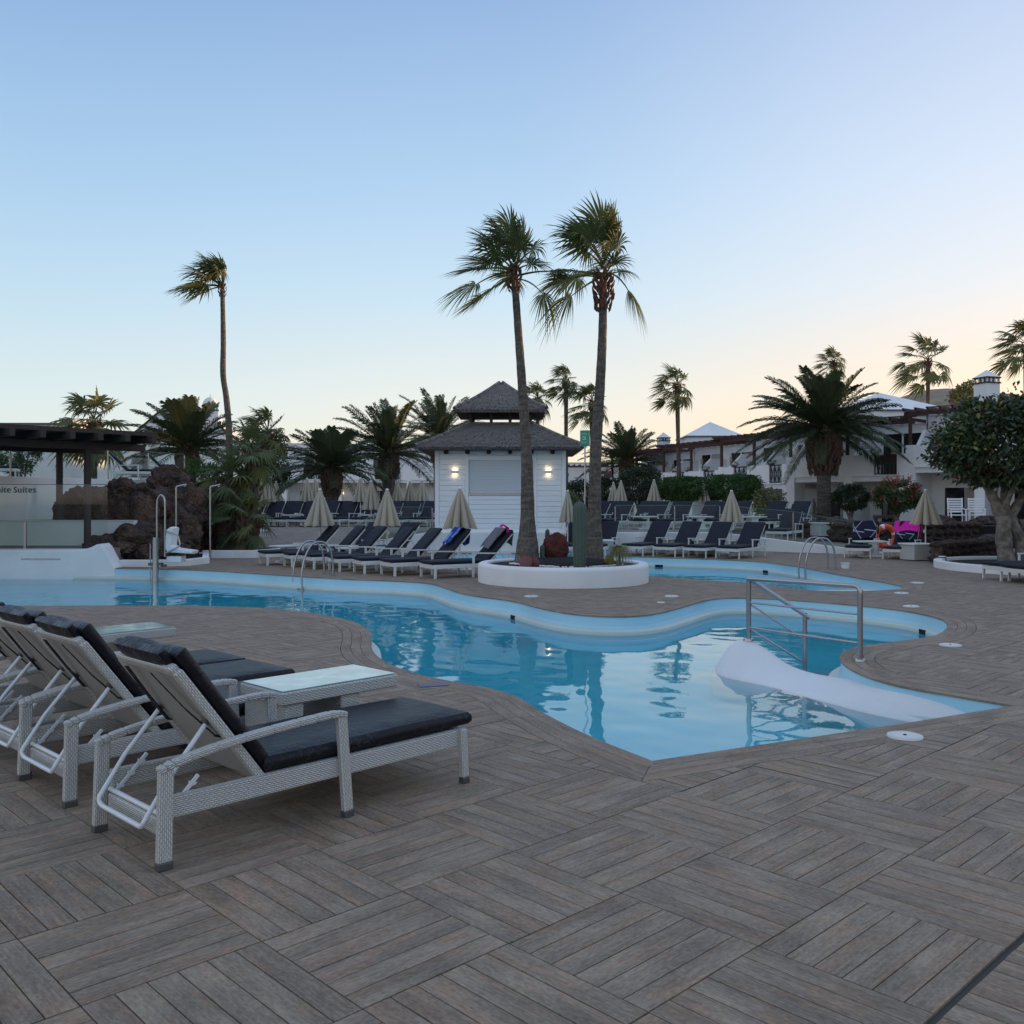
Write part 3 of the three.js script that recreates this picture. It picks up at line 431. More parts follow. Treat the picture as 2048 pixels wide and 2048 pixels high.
  // lit wall lamps
  for (const x of [-w + 0.62, w - 0.55]) {
    const s = thing('wall_lamp', 'small lit up and down wall lamp on the white kiosk boards', 'wall lamp', [KX + x, 2.5, -KZ + 0.01], 0, 'lit wall lamps on the kiosk');
    part('housing', [rb(-0.085, 0.085, -0.055, 0.025, 0.0, 0.085, 0.008)], M.whitePlastic, s);
    const em = mat({ color: 0xffffff, emissive: new THREE.Color(1, 0.72, 0.38), emissiveIntensity: 0.85 });
    part('lens_upper', bx(-0.08, 0.08, 0.026, 0.038, 0.008, 0.08), em, s); part('lens_lower', bx(-0.08, 0.08, -0.067, -0.056, 0.008, 0.08), em, s);
    for (const y of [0.06, -0.09]) { const l = new THREE.PointLight(new THREE.Color(1, 0.68, 0.34), 0.025, 6, 2); l.position.set(KX + x, 2.5 + y, -KZ + 0.06); l.castShadow = true; scene.add(l); }
  }
}
// ------------------------------------------------------------------ round planter with its stones and cacti
{
  const PX = 1.02, PZ = 18.95, R = 1.7, Hh = 0.375;
  const prof = [[R - 0.02, -0.02], [R, 0.0], [R + 0.005, 0.3], [R - 0.01, Hh - 0.02], [R - 0.05, Hh], [R - 0.17, Hh], [R - 0.2, Hh - 0.03], [R - 0.2, 0.1]].map(([x, y]) => new THREE.Vector2(x, y));
  const t = thing('round_planter', 'round white plastered planter holding two tall palms and cacti', 'planter', [PX, 0, -PZ]);
  let g = new THREE.LatheGeometry(prof, 72); const gp = g.attributes.position, gu = g.attributes.uv; for (let i = 0; i < gp.count; i++) gu.setXY(i, gu.getX(i) * 10.6, gp.getY(i) - Math.hypot(gp.getX(i), gp.getZ(i))); part('rim_wall', g, M.white, t);
  const sg = new THREE.CircleGeometry(R - 0.19, 60, 0, 2 * PI).rotateX(-PI / 2).translate(0, Hh - 0.05, 0); { const u = sg.attributes.uv, p = sg.attributes.position; for (let i = 0; i < p.count; i++) u.setXY(i, p.getX(i), p.getZ(i)); } part('red_gravel', sg, M.redSoil, t);
  const mg = new THREE.SphereGeometry(1, 40, 12, 0, 2 * PI, 0, PI / 2).scale(1.1, 0.14, 0.95).translate(0.1, Hh - 0.06, -0.35); { const u = mg.attributes.uv, p = mg.attributes.position; for (let i = 0; i < p.count; i++) u.setXY(i, p.getX(i), p.getZ(i)); } part('black_gravel', mg, M.soil, t);
  const r = rng(31), peb = []; const line = new THREE.CatmullRomCurve3([v3(-1.05, 0, -0.1), v3(-0.75, 0, 0.25), v3(-0.3, 0, 0.75), v3(0.2, 0, 0.98), v3(0.7, 0, 0.72), v3(1.2, 0, 0.2)]);
  for (let i = 0; i < 150; i++) { const p = line.getPoint(r()); const s = 0.018 + r() * 0.02; const q = new THREE.IcosahedronGeometry(s, 0).scale(1, 0.7, 1).rotateY(r() * 6).translate(p.x + (r() - 0.5) * 0.1, Hh - 0.035, p.z + (r() - 0.5) * 0.1); peb.push(q); }
  const pm = solo('white_pebbles', peb, M.pebble, 'thin band of white pebbles laid on the dark gravel', 'pebbles', undefined, 'stuff'); pm.position.set(PX, 0, -PZ);
}
function rockGeo(rx, ry, rz, seed, det = 4, amp = 0.16, f = 2.2) {
  const g = mergeVerts(new THREE.IcosahedronGeometry(1, det)); const p = g.attributes.position; const o = seed * 7.13;
  for (let i = 0; i < p.count; i++) { const x = p.getX(i), y = p.getY(i), z = p.getZ(i); const n = n3(x * f + o, y * f - o, z * f + o * 0.5) + 0.5 * n3(x * f * 2.3 - o, y * f * 2.3 + o, z * f * 2.3) + 0.25 * n3(x * f * 5 + o, y * f * 5, z * f * 5 - o) + 0.16 * n3(x * f * 11 + o, y * f * 11, z * f * 11 - o); const s = 1 + amp * n; p.setXYZ(i, x * s * rx, y * s * ry, z * s * rz); }
  g.computeVertexNormals(); return uvm(g.toNonIndexed());
}
function mergeVerts(g) { g = g.index ? g : g; const p = g.attributes.position, map = new Map(), idx = [], out = []; for (let i = 0; i < p.count; i++) { const k = `${p.getX(i).toFixed(4)},${p.getY(i).toFixed(4)},${p.getZ(i).toFixed(4)}`; if (!map.has(k)) { map.set(k, out.length / 3); out.push(p.getX(i), p.getY(i), p.getZ(i)); } idx.push(map.get(k)); } const q = new THREE.BufferGeometry(); q.setAttribute('position', new THREE.Float32BufferAttribute(out, 3)); q.setIndex(idx); return q; }
{
  const rr = solo('red_rock', rockGeo(0.26, 0.32, 0.2, 3, 24, 0.1, 1.8), M.redRock, 'rust red volcanic boulder standing upright between the palm trunks', 'boulder'); rr.position.set(0.9, 0.62, -19.55);
  // column cactus with ribs
  const t = thing('column_cactus', 'tall ribbed grey green column cactus in the round planter', 'cactus', [1.285, 0.33, -17.95]);
  const col = (r0, h, ribs, sq = 1) => { const n = ribs * 6, m = 20, pos = [], idx = []; for (let j = 0; j <= m; j++) { const v = j / m; const y = h * v; const cap = v > 0.88 ? Math.sqrt(Math.max(0.0, 1 - Math.pow((v - 0.88) / 0.12, 2))) : 1; const b = (0.86 + 0.14 * Math.sin(v * 2.6)) * cap; for (let i = 0; i <= n; i++) { const a = i / n * 2 * PI; const q = r0 * b * (0.88 + 0.13 * Math.pow(Math.abs(Math.cos(a * ribs / 2)), 0.7)); pos.push(Math.cos(a) * q, y * sq, Math.sin(a) * q); } } for (let j = 0; j < m; j++) for (let i = 0; i < n; i++) { const a = j * (n + 1) + i, b = a + 1, c = a + n + 1, d = c + 1; idx.push(a, c, b, b, c, d); } const g = new THREE.BufferGeometry(); g.setAttribute('position', new THREE.Float32BufferAttribute(pos, 3)); g.setIndex(idx); g.computeVertexNormals(); return g; };
  part('stem', col(0.135, 1.28, 12), M.cactus, t);
  { const sp = [], r = rng(5); for (let i = 0; i < 700; i++) { const a = Math.floor(r() * 12) / 12 * 2 * PI, y = r() * 1.2, R = 0.125; const p = v3(Math.cos(a) * R, y, Math.sin(a) * R), d = v3(Math.cos(a + (r() - 0.5) * 1.4), (r() - 0.5), Math.sin(a + (r() - 0.5) * 1.4)).multiplyScalar(0.03); const e = v3(-Math.sin(a), 0, Math.cos(a)).multiplyScalar(0.0012); sp.push(...p.clone().sub(e).toArray(), ...p.clone().add(e).toArray(), ...p.clone().add(d).toArray()); } const g = new THREE.BufferGeometry(); g.setAttribute('position', new THREE.Float32BufferAttribute(sp, 3)); g.computeVertexNormals(); part('spines', g, M.pebble, t, 'stuff'); }
  const small = (x, Z, h, r0, label) => { const q = thing('column_cactus', label, 'cactus', [x, 0.34, -Z]); part('stem', col(r0, h, 8), M.cactus, q); };
  small(0.62, 19.35, 0.36, 0.05, 'short cactus stump close to the left palm trunk'); small(0.74, 19.75, 0.68, 0.05, 'slim cactus stem leaning on the red boulder');
  const barrel = (x, Z, r0, m, label) => { const q = thing('barrel_cactus', label, 'cactus', [x, 0.33, -Z]); part('body', (() => { const n = 18 * 6, mm = 16, pos = [], idx = []; for (let j = 0; j <= mm; j++) { const th = PI * (1 - j / mm); for (let i = 0; i <= n; i++) { const a = i / n * 2 * PI; const k = r0 * Math.sin(th) * (0.9 + 0.1 * Math.abs(Math.cos(a * 9))); pos.push(Math.cos(a) * k, r0 * 0.9 + Math.cos(th) * r0, Math.sin(a) * k); } } for (let j = 0; j < mm; j++) for (let i = 0; i < n; i++) { const a = j * (n + 1) + i; idx.push(a, a + n + 1, a + 1, a + 1, a + n + 1, a + n + 2); } const g = new THREE.BufferGeometry(); g.setAttribute('position', new THREE.Float32BufferAttribute(pos, 3)); g.setIndex(idx); g.computeVertexNormals(); return g; })(), m, q);
    const sp = [], rr2 = rng(x * 100 + 9); for (let i = 0; i < 420; i++) { const a = Math.floor(rr2() * 18) / 18 * 2 * PI, th = 0.3 + rr2() * 1.5; const d = v3(Math.cos(a) * Math.sin(th), Math.cos(th), Math.sin(a) * Math.sin(th)); const p = d.clone().multiplyScalar(r0 * 0.96).add(v3(0, r0 * 0.9, 0)); const tip = p.clone().addScaledVector(d, 0.03 + rr2() * 0.03).add(v3((rr2() - 0.5) * 0.04, (rr2() - 0.5) * 0.04, (rr2() - 0.5) * 0.04)); const e = v3(-Math.sin(a), 0, Math.cos(a)).multiplyScalar(0.0022); sp.push(...p.clone().sub(e).toArray(), ...p.clone().add(e).toArray(), ...tip.toArray()); } const g = new THREE.BufferGeometry(); g.setAttribute('position', new THREE.Float32BufferAttribute(sp, 3)); g.computeVertexNormals(); part('spines', g, m, q, 'stuff'); };
  barrel(0.26, 17.75, 0.125, M.pinkCactus, 'larger reddish barrel cactus at the planter rim'); barrel(0.43, 17.95, 0.10, M.pinkCactus, 'smaller brownish barrel cactus touching its larger neighbour'); barrel(1.93, 18.75, 0.1, M.yellowCactus, 'yellow spined barrel cactus at the foot of the right palm');
  // drooping ponytail plant
  const pt = thing('ponytail_plant', 'small plant with a tuft of drooping yellow green strap leaves', 'plant', [2.06, 0.33, -18.2]);
  part('stem', [rod(v3(0, 0, 0), v3(0, 0.14, 0), 0.07, 0.035), rod(v3(0, 0.12, 0), v3(0.01, 0.36, 0), 0.03, 0.02)], M.bark, pt);
  const r = rng(12), pos = []; for (let i = 0; i < 230; i++) { const az = r() * 2 * PI, L = 0.3 + r() * 0.24, el = 0.2 + r() * 1.1; const d = v3(Math.cos(az), 0, Math.sin(az)), s = v3(-Math.sin(az), 0, Math.cos(az)); const pts = []; for (let k = 0; k <= 5; k++) { const q = k / 5; pts.push(v3(0, 0.36, 0).addScaledVector(d, L * 0.62 * Math.sin(q * 1.2)).add(v3(0, L * (Math.sin(el) * q * 0.75 - q * q * (0.7 + 0.5 * Math.cos(el))), 0))); } for (let k = 0; k < 5; k++) { const w0 = 0.008 * (1 - k / 6), w1 = 0.008 * (1 - (k + 1) / 5.4); const a = pts[k], b = pts[k + 1]; const A = a.clone().addScaledVector(s, w0), B = a.clone().addScaledVector(s, -w0), C = b.clone().addScaledVector(s, w1), E = b.clone().addScaledVector(s, -w1); for (const q of [A, B, C, B, E, C]) pos.push(...q.toArray()); } }
  const lg = new THREE.BufferGeometry(); lg.setAttribute('position', new THREE.Float32BufferAttribute(pos, 3)); lg.computeVertexNormals(); part('leaves', lg, M.leafYellow, pt);
  // green display sign on a thin steel pole
  const s = thing('display_sign', 'green box sign with white marks on a thin steel pole', 'sign', [1.405, 0.3, -18.2], -0.45);
  part('pole', rod(v3(0, 0, 0), v3(0, 2.4, 0), 0.016, 0.016, 8), M.steel, s);
  const bxg = part('sign_box', rb(-0.085, 0.085, 2.36, 2.66, -0.045, 0.045, 0.006), M.green, s);
  const marks = []; const yy = 2.51, rg = new THREE.TorusGeometry(0.022, 0.004, 6, 20).scale(0.8, 1.5, 0.4).translate(-0.01, yy, 0.047); marks.push(rg); marks.push(bx(0.022, 0.03, yy - 0.035, yy + 0.035, 0.0452, 0.05), bx(0.03, 0.045, yy - 0.035, yy - 0.027, 0.0452, 0.05));
  for (const sy of [-1, 1]) for (let i = 0; i < 7; i++) marks.push(bx(-0.06 + i * 0.018, -0.05 + i * 0.018, yy + sy * (0.07 + 0.025 * ((i * 5) % 3) / 2) - 0.006, yy + sy * (0.07 + 0.025 * ((i * 5) % 3) / 2) + 0.006, 0.0452, 0.049));
  part('marks', marks, M.whitePlastic, bxg);
}
// ------------------------------------------------------------------ loungers
function padGeo(L, T, Wd, seed, nx = 22, nz = 8, fold = 0) {       // soft cushion, x 0..L, y 0..T, centred on z
  const g = new RoundedBoxGeometry(L, T, Wd, 5, Math.min(T * 0.42, 0.035)); let q = new THREE.BoxGeometry(L, T, Wd, nx, 4, nz); const p = q.attributes.position;
  for (let i = 0; i < p.count; i++) { let x = p.getX(i) / (L / 2), y = p.getY(i) / (T / 2), z = p.getZ(i) / (Wd / 2); const ex = Math.pow(Math.abs(x), 10), ez = Math.pow(Math.abs(z), 8), ey = Math.pow(Math.abs(y), 4); const puff = 1 - 0.3 * Math.max(ex, ez); const yy = y * puff + 0.06 * n3(x * 2.4 + seed, z * 2, seed) * (y > 0 ? 1 : 0.3); const sx = 1 - 0.022 * ey, sz = 1 - 0.06 * ey; p.setXYZ(i, x * L / 2 * sx + L / 2, yy * T / 2 + T / 2, z * Wd / 2 * sz); }
  q.computeVertexNormals(); return uvm(q);
}
function tilted(g, ang, x, y) { return g.applyMatrix4(new THREE.Matrix4().makeRotationZ(ang)).translate(x, y, 0); }
const BACK_A = 127 * D2R;                                            // lean of the backrest
function makeWickerLounger(label) {
  const t = thing('wicker_lounger', label, 'sun lounger'); const hw = 0.325, L = 1.8;
  const rail = (z) => rb(0.02, L, 0.205, 0.305, z - 0.022, z + 0.022, 0.012, 3);
  part('side_rail', rail(hw - 0.022), M.wicker, t); part('side_rail', rail(-hw + 0.022), M.wicker, t);
  part('end_rail', rb(L - 0.045, L + 0.002, 0.206, 0.306, -hw + 0.045, hw - 0.045, 0.012, 3), M.wicker, t); part('end_rail', rb(0.0, 0.04, 0.12, 0.2, -hw + 0.045, hw - 0.045, 0.012, 3), M.wicker, t);
  part('seat_deck', rb(0.5, L - 0.045, 0.27, 0.292, -hw + 0.045, hw - 0.045, 0.006), M.cord, t);
  for (const s of [1, -1]) {
    const z = s * (hw + 0.012);
    const leg = (x, h, w, lean) => { const l = part('leg', bar(v3(x + lean, 0.03, z + s * 0.006), v3(x, h, z), 0.04, w, 0.012), M.wicker, t); part('foot_cap', bar(v3(x + lean, 0.0, z + s * 0.007), v3(x + lean * 0.9, 0.034, z + s * 0.007), 0.043, w * 1.02, 0.005), M.darkSteel, l); };
    leg(0.0, 0.435, 0.068, -0.012); leg(0.93, 0.52, 0.058, 0.035); leg(L - 0.03, 0.31, 0.05, 0.008);
    const pts = [v3(-0.035, 0.432, z), v3(0.05, 0.458, z), v3(0.35, 0.503, z), v3(0.7, 0.528, z), v3(0.9, 0.534, z), v3(0.958, 0.522, z)]; const c = new THREE.CatmullRomCurve3(pts); const ag = []; for (let i = 0; i < 12; i++) ag.push(bar(c.getPoint(i / 12), c.getPoint((i + 1) / 12 + 0.003), 0.052, 0.036, 0.012)); part('armrest', ag, M.wicker, t);
  }
  // backrest: wicker frame with cord ribs behind the cushion
  const bl = 0.69, hx = 0.5, hy = 0.285; const bk = part('backrest', [rb(0, bl, -0.014, 0.016, -0.262, 0.262, 0.008)].map((g) => tilted(g, BACK_A, hx, hy)), M.cord, t);
  for (const s of [1, -1]) part('frame_bar', tilted(rb(0, bl + 0.02, -0.022, 0.022, s > 0 ? 0.262 : -0.31, s > 0 ? 0.31 : -0.262, 0.012, 3), BACK_A, hx, hy), M.wicker, bk);
  part('frame_bar', tilted(rb(bl, bl + 0.05, -0.022, 0.022, -0.29, 0.29, 0.014, 3), BACK_A, hx, hy), M.wicker, bk);
  // cushions (a backrest cushion lies on the upper side, which for this lean is local -y)
  const bp = padGeo(0.77, 0.085, 0.6, 3).rotateX(PI).translate(0, -0.024, 0); part('back_cushion', tilted(bp, BACK_A, hx, hy), M.vinyl, t);
  const sp = padGeo(1.36, 0.1, 0.64, 8); part('seat_cushion', tilted(sp, 0.004, 0.5, 0.3), M.vinylSeat, t);
  // head of the cushion folds over the frame
  part('cushion_flap', tilted(padGeo(0.1, 0.06, 0.5, 5, 6, 6).rotateX(PI).translate(0.71, 0.012, 0), BACK_A, hx, hy), M.vinyl, t);
  for (const s of [1, -1]) { const f = (x, y) => { const c = Math.cos(BACK_A), d = Math.sin(BACK_A); return v3(hx + x * c - y * d, hy + x * d + y * c, 0); }; const a = f(bl + 0.03, 0.05), b = f(bl * 0.72, 0.045), c2 = f(bl * 0.45, 0.03), e = f(bl * 0.38, -0.01); part('strap', [[a, b], [b, c2], [c2, e]].map(([p, q], k) => bar(p.clone().setZ(s * (0.13 + k * 0.05)), q.clone().setZ(s * (0.18 + k * 0.06)), 0.026, 0.005, 0.002)), M.vinyl, t); }
  // white tube prop with ratchet hooks
  const zz = 0.235; part('prop_frame', poly([v3(0.26, 0.6, zz), v3(0.07, 0.38, zz + 0.01), v3(-0.06, 0.19, zz + 0.01), v3(-0.055, 0.165, zz - 0.02), v3(-0.055, 0.165, -zz + 0.02), v3(-0.06, 0.19, -zz - 0.01), v3(0.07, 0.38, -zz - 0.01), v3(0.26, 0.6, -zz)], 0.0115, 2.2), M.tube, t);
  part('prop_bar', rod(v3(0.015, 0.215, zz + 0.05), v3(0.015, 0.215, -zz - 0.05), 0.012), M.tube, t);
  for (const s of [1, -1]) { const hk = []; for (let i = 0; i < 3; i++) hk.push(new THREE.TorusGeometry(0.016, 0.006, 6, 12, 3.0).rotateZ(2.9).translate(0.06 + i * 0.052, 0.235 + i * 0.05, s * 0.265)); hk.push(bar(v3(0.03, 0.2, s * 0.265), v3(0.19, 0.36, s * 0.265), 0.012, 0.018, 0.003)); part('ratchet', hk, M.tube, t); part('bracket', bar(v3(0.235, 0.58, s * zz), v3(0.29, 0.64, s * zz), 0.035, 0.03, 0.004), M.darkSteel, t); }
  return t;
}
const A45 = 45.6 * D2R;
{
  const first = makeWickerLounger('white wicker lounger with dark vinyl cushion, standing apart beside the glass topped table');
  first.position.set(-1.763, 0, -4.39); first.rotation.y = A45;
  const at = (dx, dz) => [-1.763 + dx, 0, -(4.39 + dz)];
  copyOf(first, at(-0.81, 0.85), A45, 'white wicker lounger with dark cushion pushed against the far side of the glass topped table');
  copyOf(first, at(-1.33, 1.38), A45 + 0.02, 'white wicker lounger with dark cushion in the middle of the tight row of three');
  copyOf(first, at(-1.85, 1.91), A45 - 0.015, 'white wicker lounger with dark cushion ending the tight row, beside the farther glass table');
  // wicker side tables with glass tops
  const tb = (pos, label) => { const t = thing('wicker_table', label, 'side table', pos, A45); const hx = 0.42, hz = 0.235, h = 0.52; part('apron', [rb(-hx, hx, h - 0.075, h, -hz, hz, 0.012, 3)], M.wicker, t); part('table_top', rb(-hx + 0.012, hx - 0.012, h + 0.001, h + 0.009, -hz + 0.012, hz - 0.012, 0.003), M.tableGlass, t); for (const s of [-1, 1]) part('leg_panel', rb(s < 0 ? -hx + 0.02 : hx - 0.16 - 0.26, s < 0 ? -hx + 0.16 : hx - 0.28, 0.0, h - 0.07, -hz + 0.02, hz - 0.02, 0.012, 3), M.wicker, t); return t; };
  tb([-1.18, 0, -5.83], 'low white wicker table with dusty glass top between two loungers'); tb([-3.36, 0, -8.02], 'low white wicker table with glass top beyond the row of three loungers');
}
// plain loungers with flat painted frames
const plain = (() => {
  const t = thing('pool_lounger', 'x', 'sun lounger'); const hw = 0.33, L = 1.85;
  for (const s of [1, -1]) part('side_rail', rb(0.05, L, 0.2, 0.285, s * hw - 0.02, s * hw + 0.02, 0.008), M.frame, t);
  part('end_rail', rb(L - 0.04, L, 0.201, 0.284, -hw + 0.02, hw - 0.02, 0.006), M.frame, t); part('seat_deck', bx(0.55, L - 0.04, 0.25, 0.27, -hw + 0.02, hw - 0.02), M.frame, t);
  for (const s of [1, -1]) { const z = s * (hw + 0.012); for (const [x, h, w] of [[0.06, 0.47, 0.04], [0.92, 0.5, 0.05], [L - 0.05, 0.27, 0.055]]) part('leg', bar(v3(x + 0.01, 0, z), v3(x, h, z), 0.03, w, 0.006), M.frame, t); part('armrest', bar(v3(0.02, 0.475, z), v3(0.96, 0.505, z), 0.05, 0.028, 0.008), M.frame, t); }
  const bl = 0.86, hx = 0.55, hy = 0.27, A = 134 * D2R; part('backrest', tilted(rb(0, bl, -0.012, 0.012, -0.31, 0.31, 0.006), A, hx, hy), M.frame, t);
  part('back_cushion', tilted(padGeo(0.92, 0.08, 0.62, 4, 10, 5).rotateX(PI).translate(0, -0.015, 0), A, hx, hy), M.navy, t); part('seat_cushion', padGeo(1.36, 0.085, 0.64, 9, 12, 5).translate(0.52, 0.286, 0), M.navy, t);
  part('prop', [rod(v3(0.3, 0.62, 0.2), v3(0.0, 0.25, 0.2), 0.01, 0.01, 6), rod(v3(0.3, 0.62, -0.2), v3(0.0, 0.25, -0.2), 0.01, 0.01, 6), rod(v3(0.0, 0.25, 0.2), v3(0.0, 0.25, -0.2), 0.01, 0.01, 6)], M.tube, t); return t;
})();
let plainUsed = false;
function lounger(x, y, Z, deg, label, group) { if (!plainUsed) { plainUsed = true; plain.position.set(x, y, -Z); plain.rotation.y = deg * D2R; return tag(plain, label, 'sun lounger', group); } return copyOf(plain, [x, y, -Z], deg * D2R, label, group); }
// a lounger's foot points along turn; head end at (x, Z)
const rowL = [];
{
  // seven beside the pool, feet to the left and towards the camera
  const fx = -1.78, fz = 19.6;                                    // foot end of the first, middle of its width
  for (let i = 0; i < 7; i++) { const X = fx - 0.70 * i - (i ? 0.22 : 0) + 0.04 * Math.sin(i * 3), Z = fz + 0.66 * i + 0.05 * Math.cos(i * 5); const a = 30 + 2 * Math.sin(i * 2.1); const hx = X + 1.85 * Math.cos(a * D2R), hz = Z + 1.85 * Math.sin(a * D2R);
    const lb = i === 0 ? 'pool lounger with a grey towel over its back beside the round planter' : i === 1 ? 'pool lounger with a blue towel over its back' : 'navy cushioned pool lounger in the poolside row near the ladder'; rowL.push([hx, hz, a]); lounger(hx, 0, hz, 180 + a, lb, i < 2 ? undefined : 'plain loungers in the poolside row'); }
  for (const [x, Z, a] of [[-3.9, 27.2, 235], [-2.9, 27.0, 235]]) lounger(x, 0, Z, a, 'navy lounger turned away behind the poolside row', 'loungers behind the poolside row');
  // row behind the second pool
  for (const [x, Z, a] of [[4.55, 28.85, 234], [5.4, 28.4, 234], [6.2, 27.9, 233], [7.05, 27.45, 232]]) lounger(x, 0, Z, a, 'navy lounger in the front row across the second pool', 'front row loungers across the second pool');
  for (const [x, Z, a] of [[2.95, 28.75, 250], [2.05, 28.85, 250]]) lounger(x, 0, Z, a, 'navy lounger against the white wall beside the kiosk', 'loungers against the white wall');
  // terrace rows
  const L1 = 'navy lounger on the terrace close to the clipped green trees', G1 = 'rear terrace row right of the kiosk';
  for (let i = 0; i < 12; i++) lounger(-10.0 + i * 0.72 + (i > 5 ? 0.35 : 0), TY, 37.4 + 0.1 * Math.sin(i * 3), 258 + 4 * Math.sin(i * 7), 'navy lounger in the terrace row just above the ramp, left of the kiosk', 'front terrace row left of the kiosk');
  for (let i = 0; i < 11; i++) lounger(-9.6 + i * 0.78, TY, 41.3 + 0.1 * Math.cos(i * 3), 260, 'navy lounger in the rear terrace row below the dark balconies', 'rear terrace row left of the kiosk');
  for (let i = 0; i < 8; i++) lounger(3.3 + i * 0.84 + Math.floor(i / 2) * 0.42, TY, 34.4 - 0.06 * i, 236 + 2 * Math.sin(i * 5), 'navy lounger on the terrace behind the glass, right of the kiosk', 'front terrace row right of the kiosk');
  for (let i = 0; i < 5; i++) lounger(4.2 + i * 1.3, TY, 38.2, 236 + 3 * Math.sin(i * 4), L1, G1);
  lounger(9.3, 0.35, 31.3, 238, 'navy lounger next to the white cube table above the ramp'); lounger(10.2, 0.5, 33.4, 238, L1, G1);
  // right side, with towels
  lounger(10.46, 0, 27.9, 242, 'lounger with a navy patterned towel in front of the lava wall'); lounger(11.4, 0, 27.2, 238, 'lounger with a bright pink towel in front of the lava wall');
  // far right edge of the deck
  for (const [x, Z, a] of [[11.55, 19.6, 195], [11.55, 18.9, 195], [11.75, 18.15, 195]]) lounger(x, 0, Z, a, 'dark lounger beside the low white planter under the big tree', 'loungers under the big tree');
  // upper terrace at the left
  for (const [x, Z, a] of [[-17.0, 28.6, 20], [-13.6, 32.0, 15], [-12.9, 33.6, 15], [-13.9, 35.4, 120]]) lounger(x, 2.3, Z, a, 'lounger behind glass on the upper terrace', 'loungers on the upper terrace');
}
// T-shaped white tables and cube tables
{
  const p = thing('pedestal_table', 'x', 'side table'); part('table_top', rb(-0.42, 0.42, 0.42, 0.46, -0.26, 0.26, 0.008), M.frame, p); part('pedestal', rb(-0.13, 0.13, 0.06, 0.42, -0.2, 0.2, 0.01), M.frame, p); part('foot', rb(-0.26, 0.26, 0, 0.06, -0.24, 0.24, 0.01), M.whitePlastic, p);
  const list = [[-5.75, 0, 24.3, 40, 'low white pedestal table near the end of the poolside row'], [-3.85, 0, 23.3, 40, 'low white pedestal table in the middle of the poolside row'], [4.85, 0, 28.6, 10, 'white pedestal table between front row loungers across the pool'], [6.55, 0, 27.6, 10, 'white pedestal table under the closed parasol across the second pool'], [10.2, 0, 26.9, 0, 'white pedestal table between the towel covered loungers']];
  list.forEach(([x, y, Z, a, lb], i) => { if (!i) { p.position.set(x, y, -Z); p.rotation.y = a * D2R; p.userData.label = lb; } else copyOf(p, [x, y, -Z], a * D2R, lb); });
  for (let i = 0; i < 5; i++) copyOf(p, [[-8.4, -5.4, 4.6, 6.5, 8.3][i], TY, -[36.2, 36.3, 32.9, 32.7, 32.6][i]], 0.2, 'white pedestal table among the terrace loungers', 'tables on the raised terrace');
  const c = thing('cube_table', 'white wicker cube table below the pole of the right hand parasol', 'side table', [10.9, 0, -25.4], 0.25); part('body', rb(-0.33, 0.33, 0.02, 0.42, -0.3, 0.3, 0.01), M.wicker, c); part('table_top', rb(-0.37, 0.37, 0.42, 0.46, -0.34, 0.34, 0.01), M.frame, c);
  copyOf(c, [2.6, 0, -27.6], 0, 'white cube table against the white wall behind the ponytail plant'); copyOf(c, [5.65, 0, -28.05], 0.1, 'white cube table between two front row loungers'); copyOf(c, [10.3, 0.42, -31.2], 0.3, 'white cube table beside the lounger above the ramp');
}
// ------------------------------------------------------------------ closed parasols
function canopyGeo(R, Hc, seed, pleats = 8) {
  const n = pleats * 12, m = 14, pos = [], idx = [], uv = []; const r = rng(seed), ph = []; for (let i = 0; i < pleats; i++) ph.push(0.75 + r() * 0.5);
  for (let j = 0; j <= m; j++) { const v = j / m; for (let i = 0; i <= n; i++) { const a = i / n * 2 * PI, k = Math.floor(a / (2 * PI) * pleats) % pleats, f = (a / (2 * PI) * pleats) % 1; const ripple = Math.pow(Math.abs(Math.sin(PI * f)), 0.6); const base = 0.035 + (R - 0.035) * Math.pow(v, 0.92); const amp = (0.62 * v + 0.2) * ph[k]; const q = base * (1 - amp * (1 - ripple) * 0.9) * (1 + 0.03 * Math.sin(3 * a + seed)); const hem = v > 0.9 ? (1 - ripple) * 0.05 * (v - 0.9) * 10 : 0; pos.push(Math.cos(a) * q, Hc * (1 - v) + hem - (j === m ? 0.0 : 0), Math.sin(a) * q); uv.push(i / n * 4, v); } }
  for (let i = 0; i <= n; i++) { const b = m * (n + 1) + i; pos.push(pos[b * 3] * 0.93, pos[b * 3 + 1] + 0.015, pos[b * 3 + 2] * 0.93); uv.push(0, 0); }
  for (let j = 0; j <= m; j++) for (let i = 0; i < n; i++) { const a = j * (n + 1) + i, b = a + 1, c = a + n + 1, d = c + 1; idx.push(a, b, c, b, d, c); }
  const g = new THREE.BufferGeometry(); g.setAttribute('position', new THREE.Float32BufferAttribute(pos, 3)); g.setAttribute('uv', new THREE.Float32BufferAttribute(uv, 2)); g.setIndex(idx); g.computeVertexNormals(); return g;
}
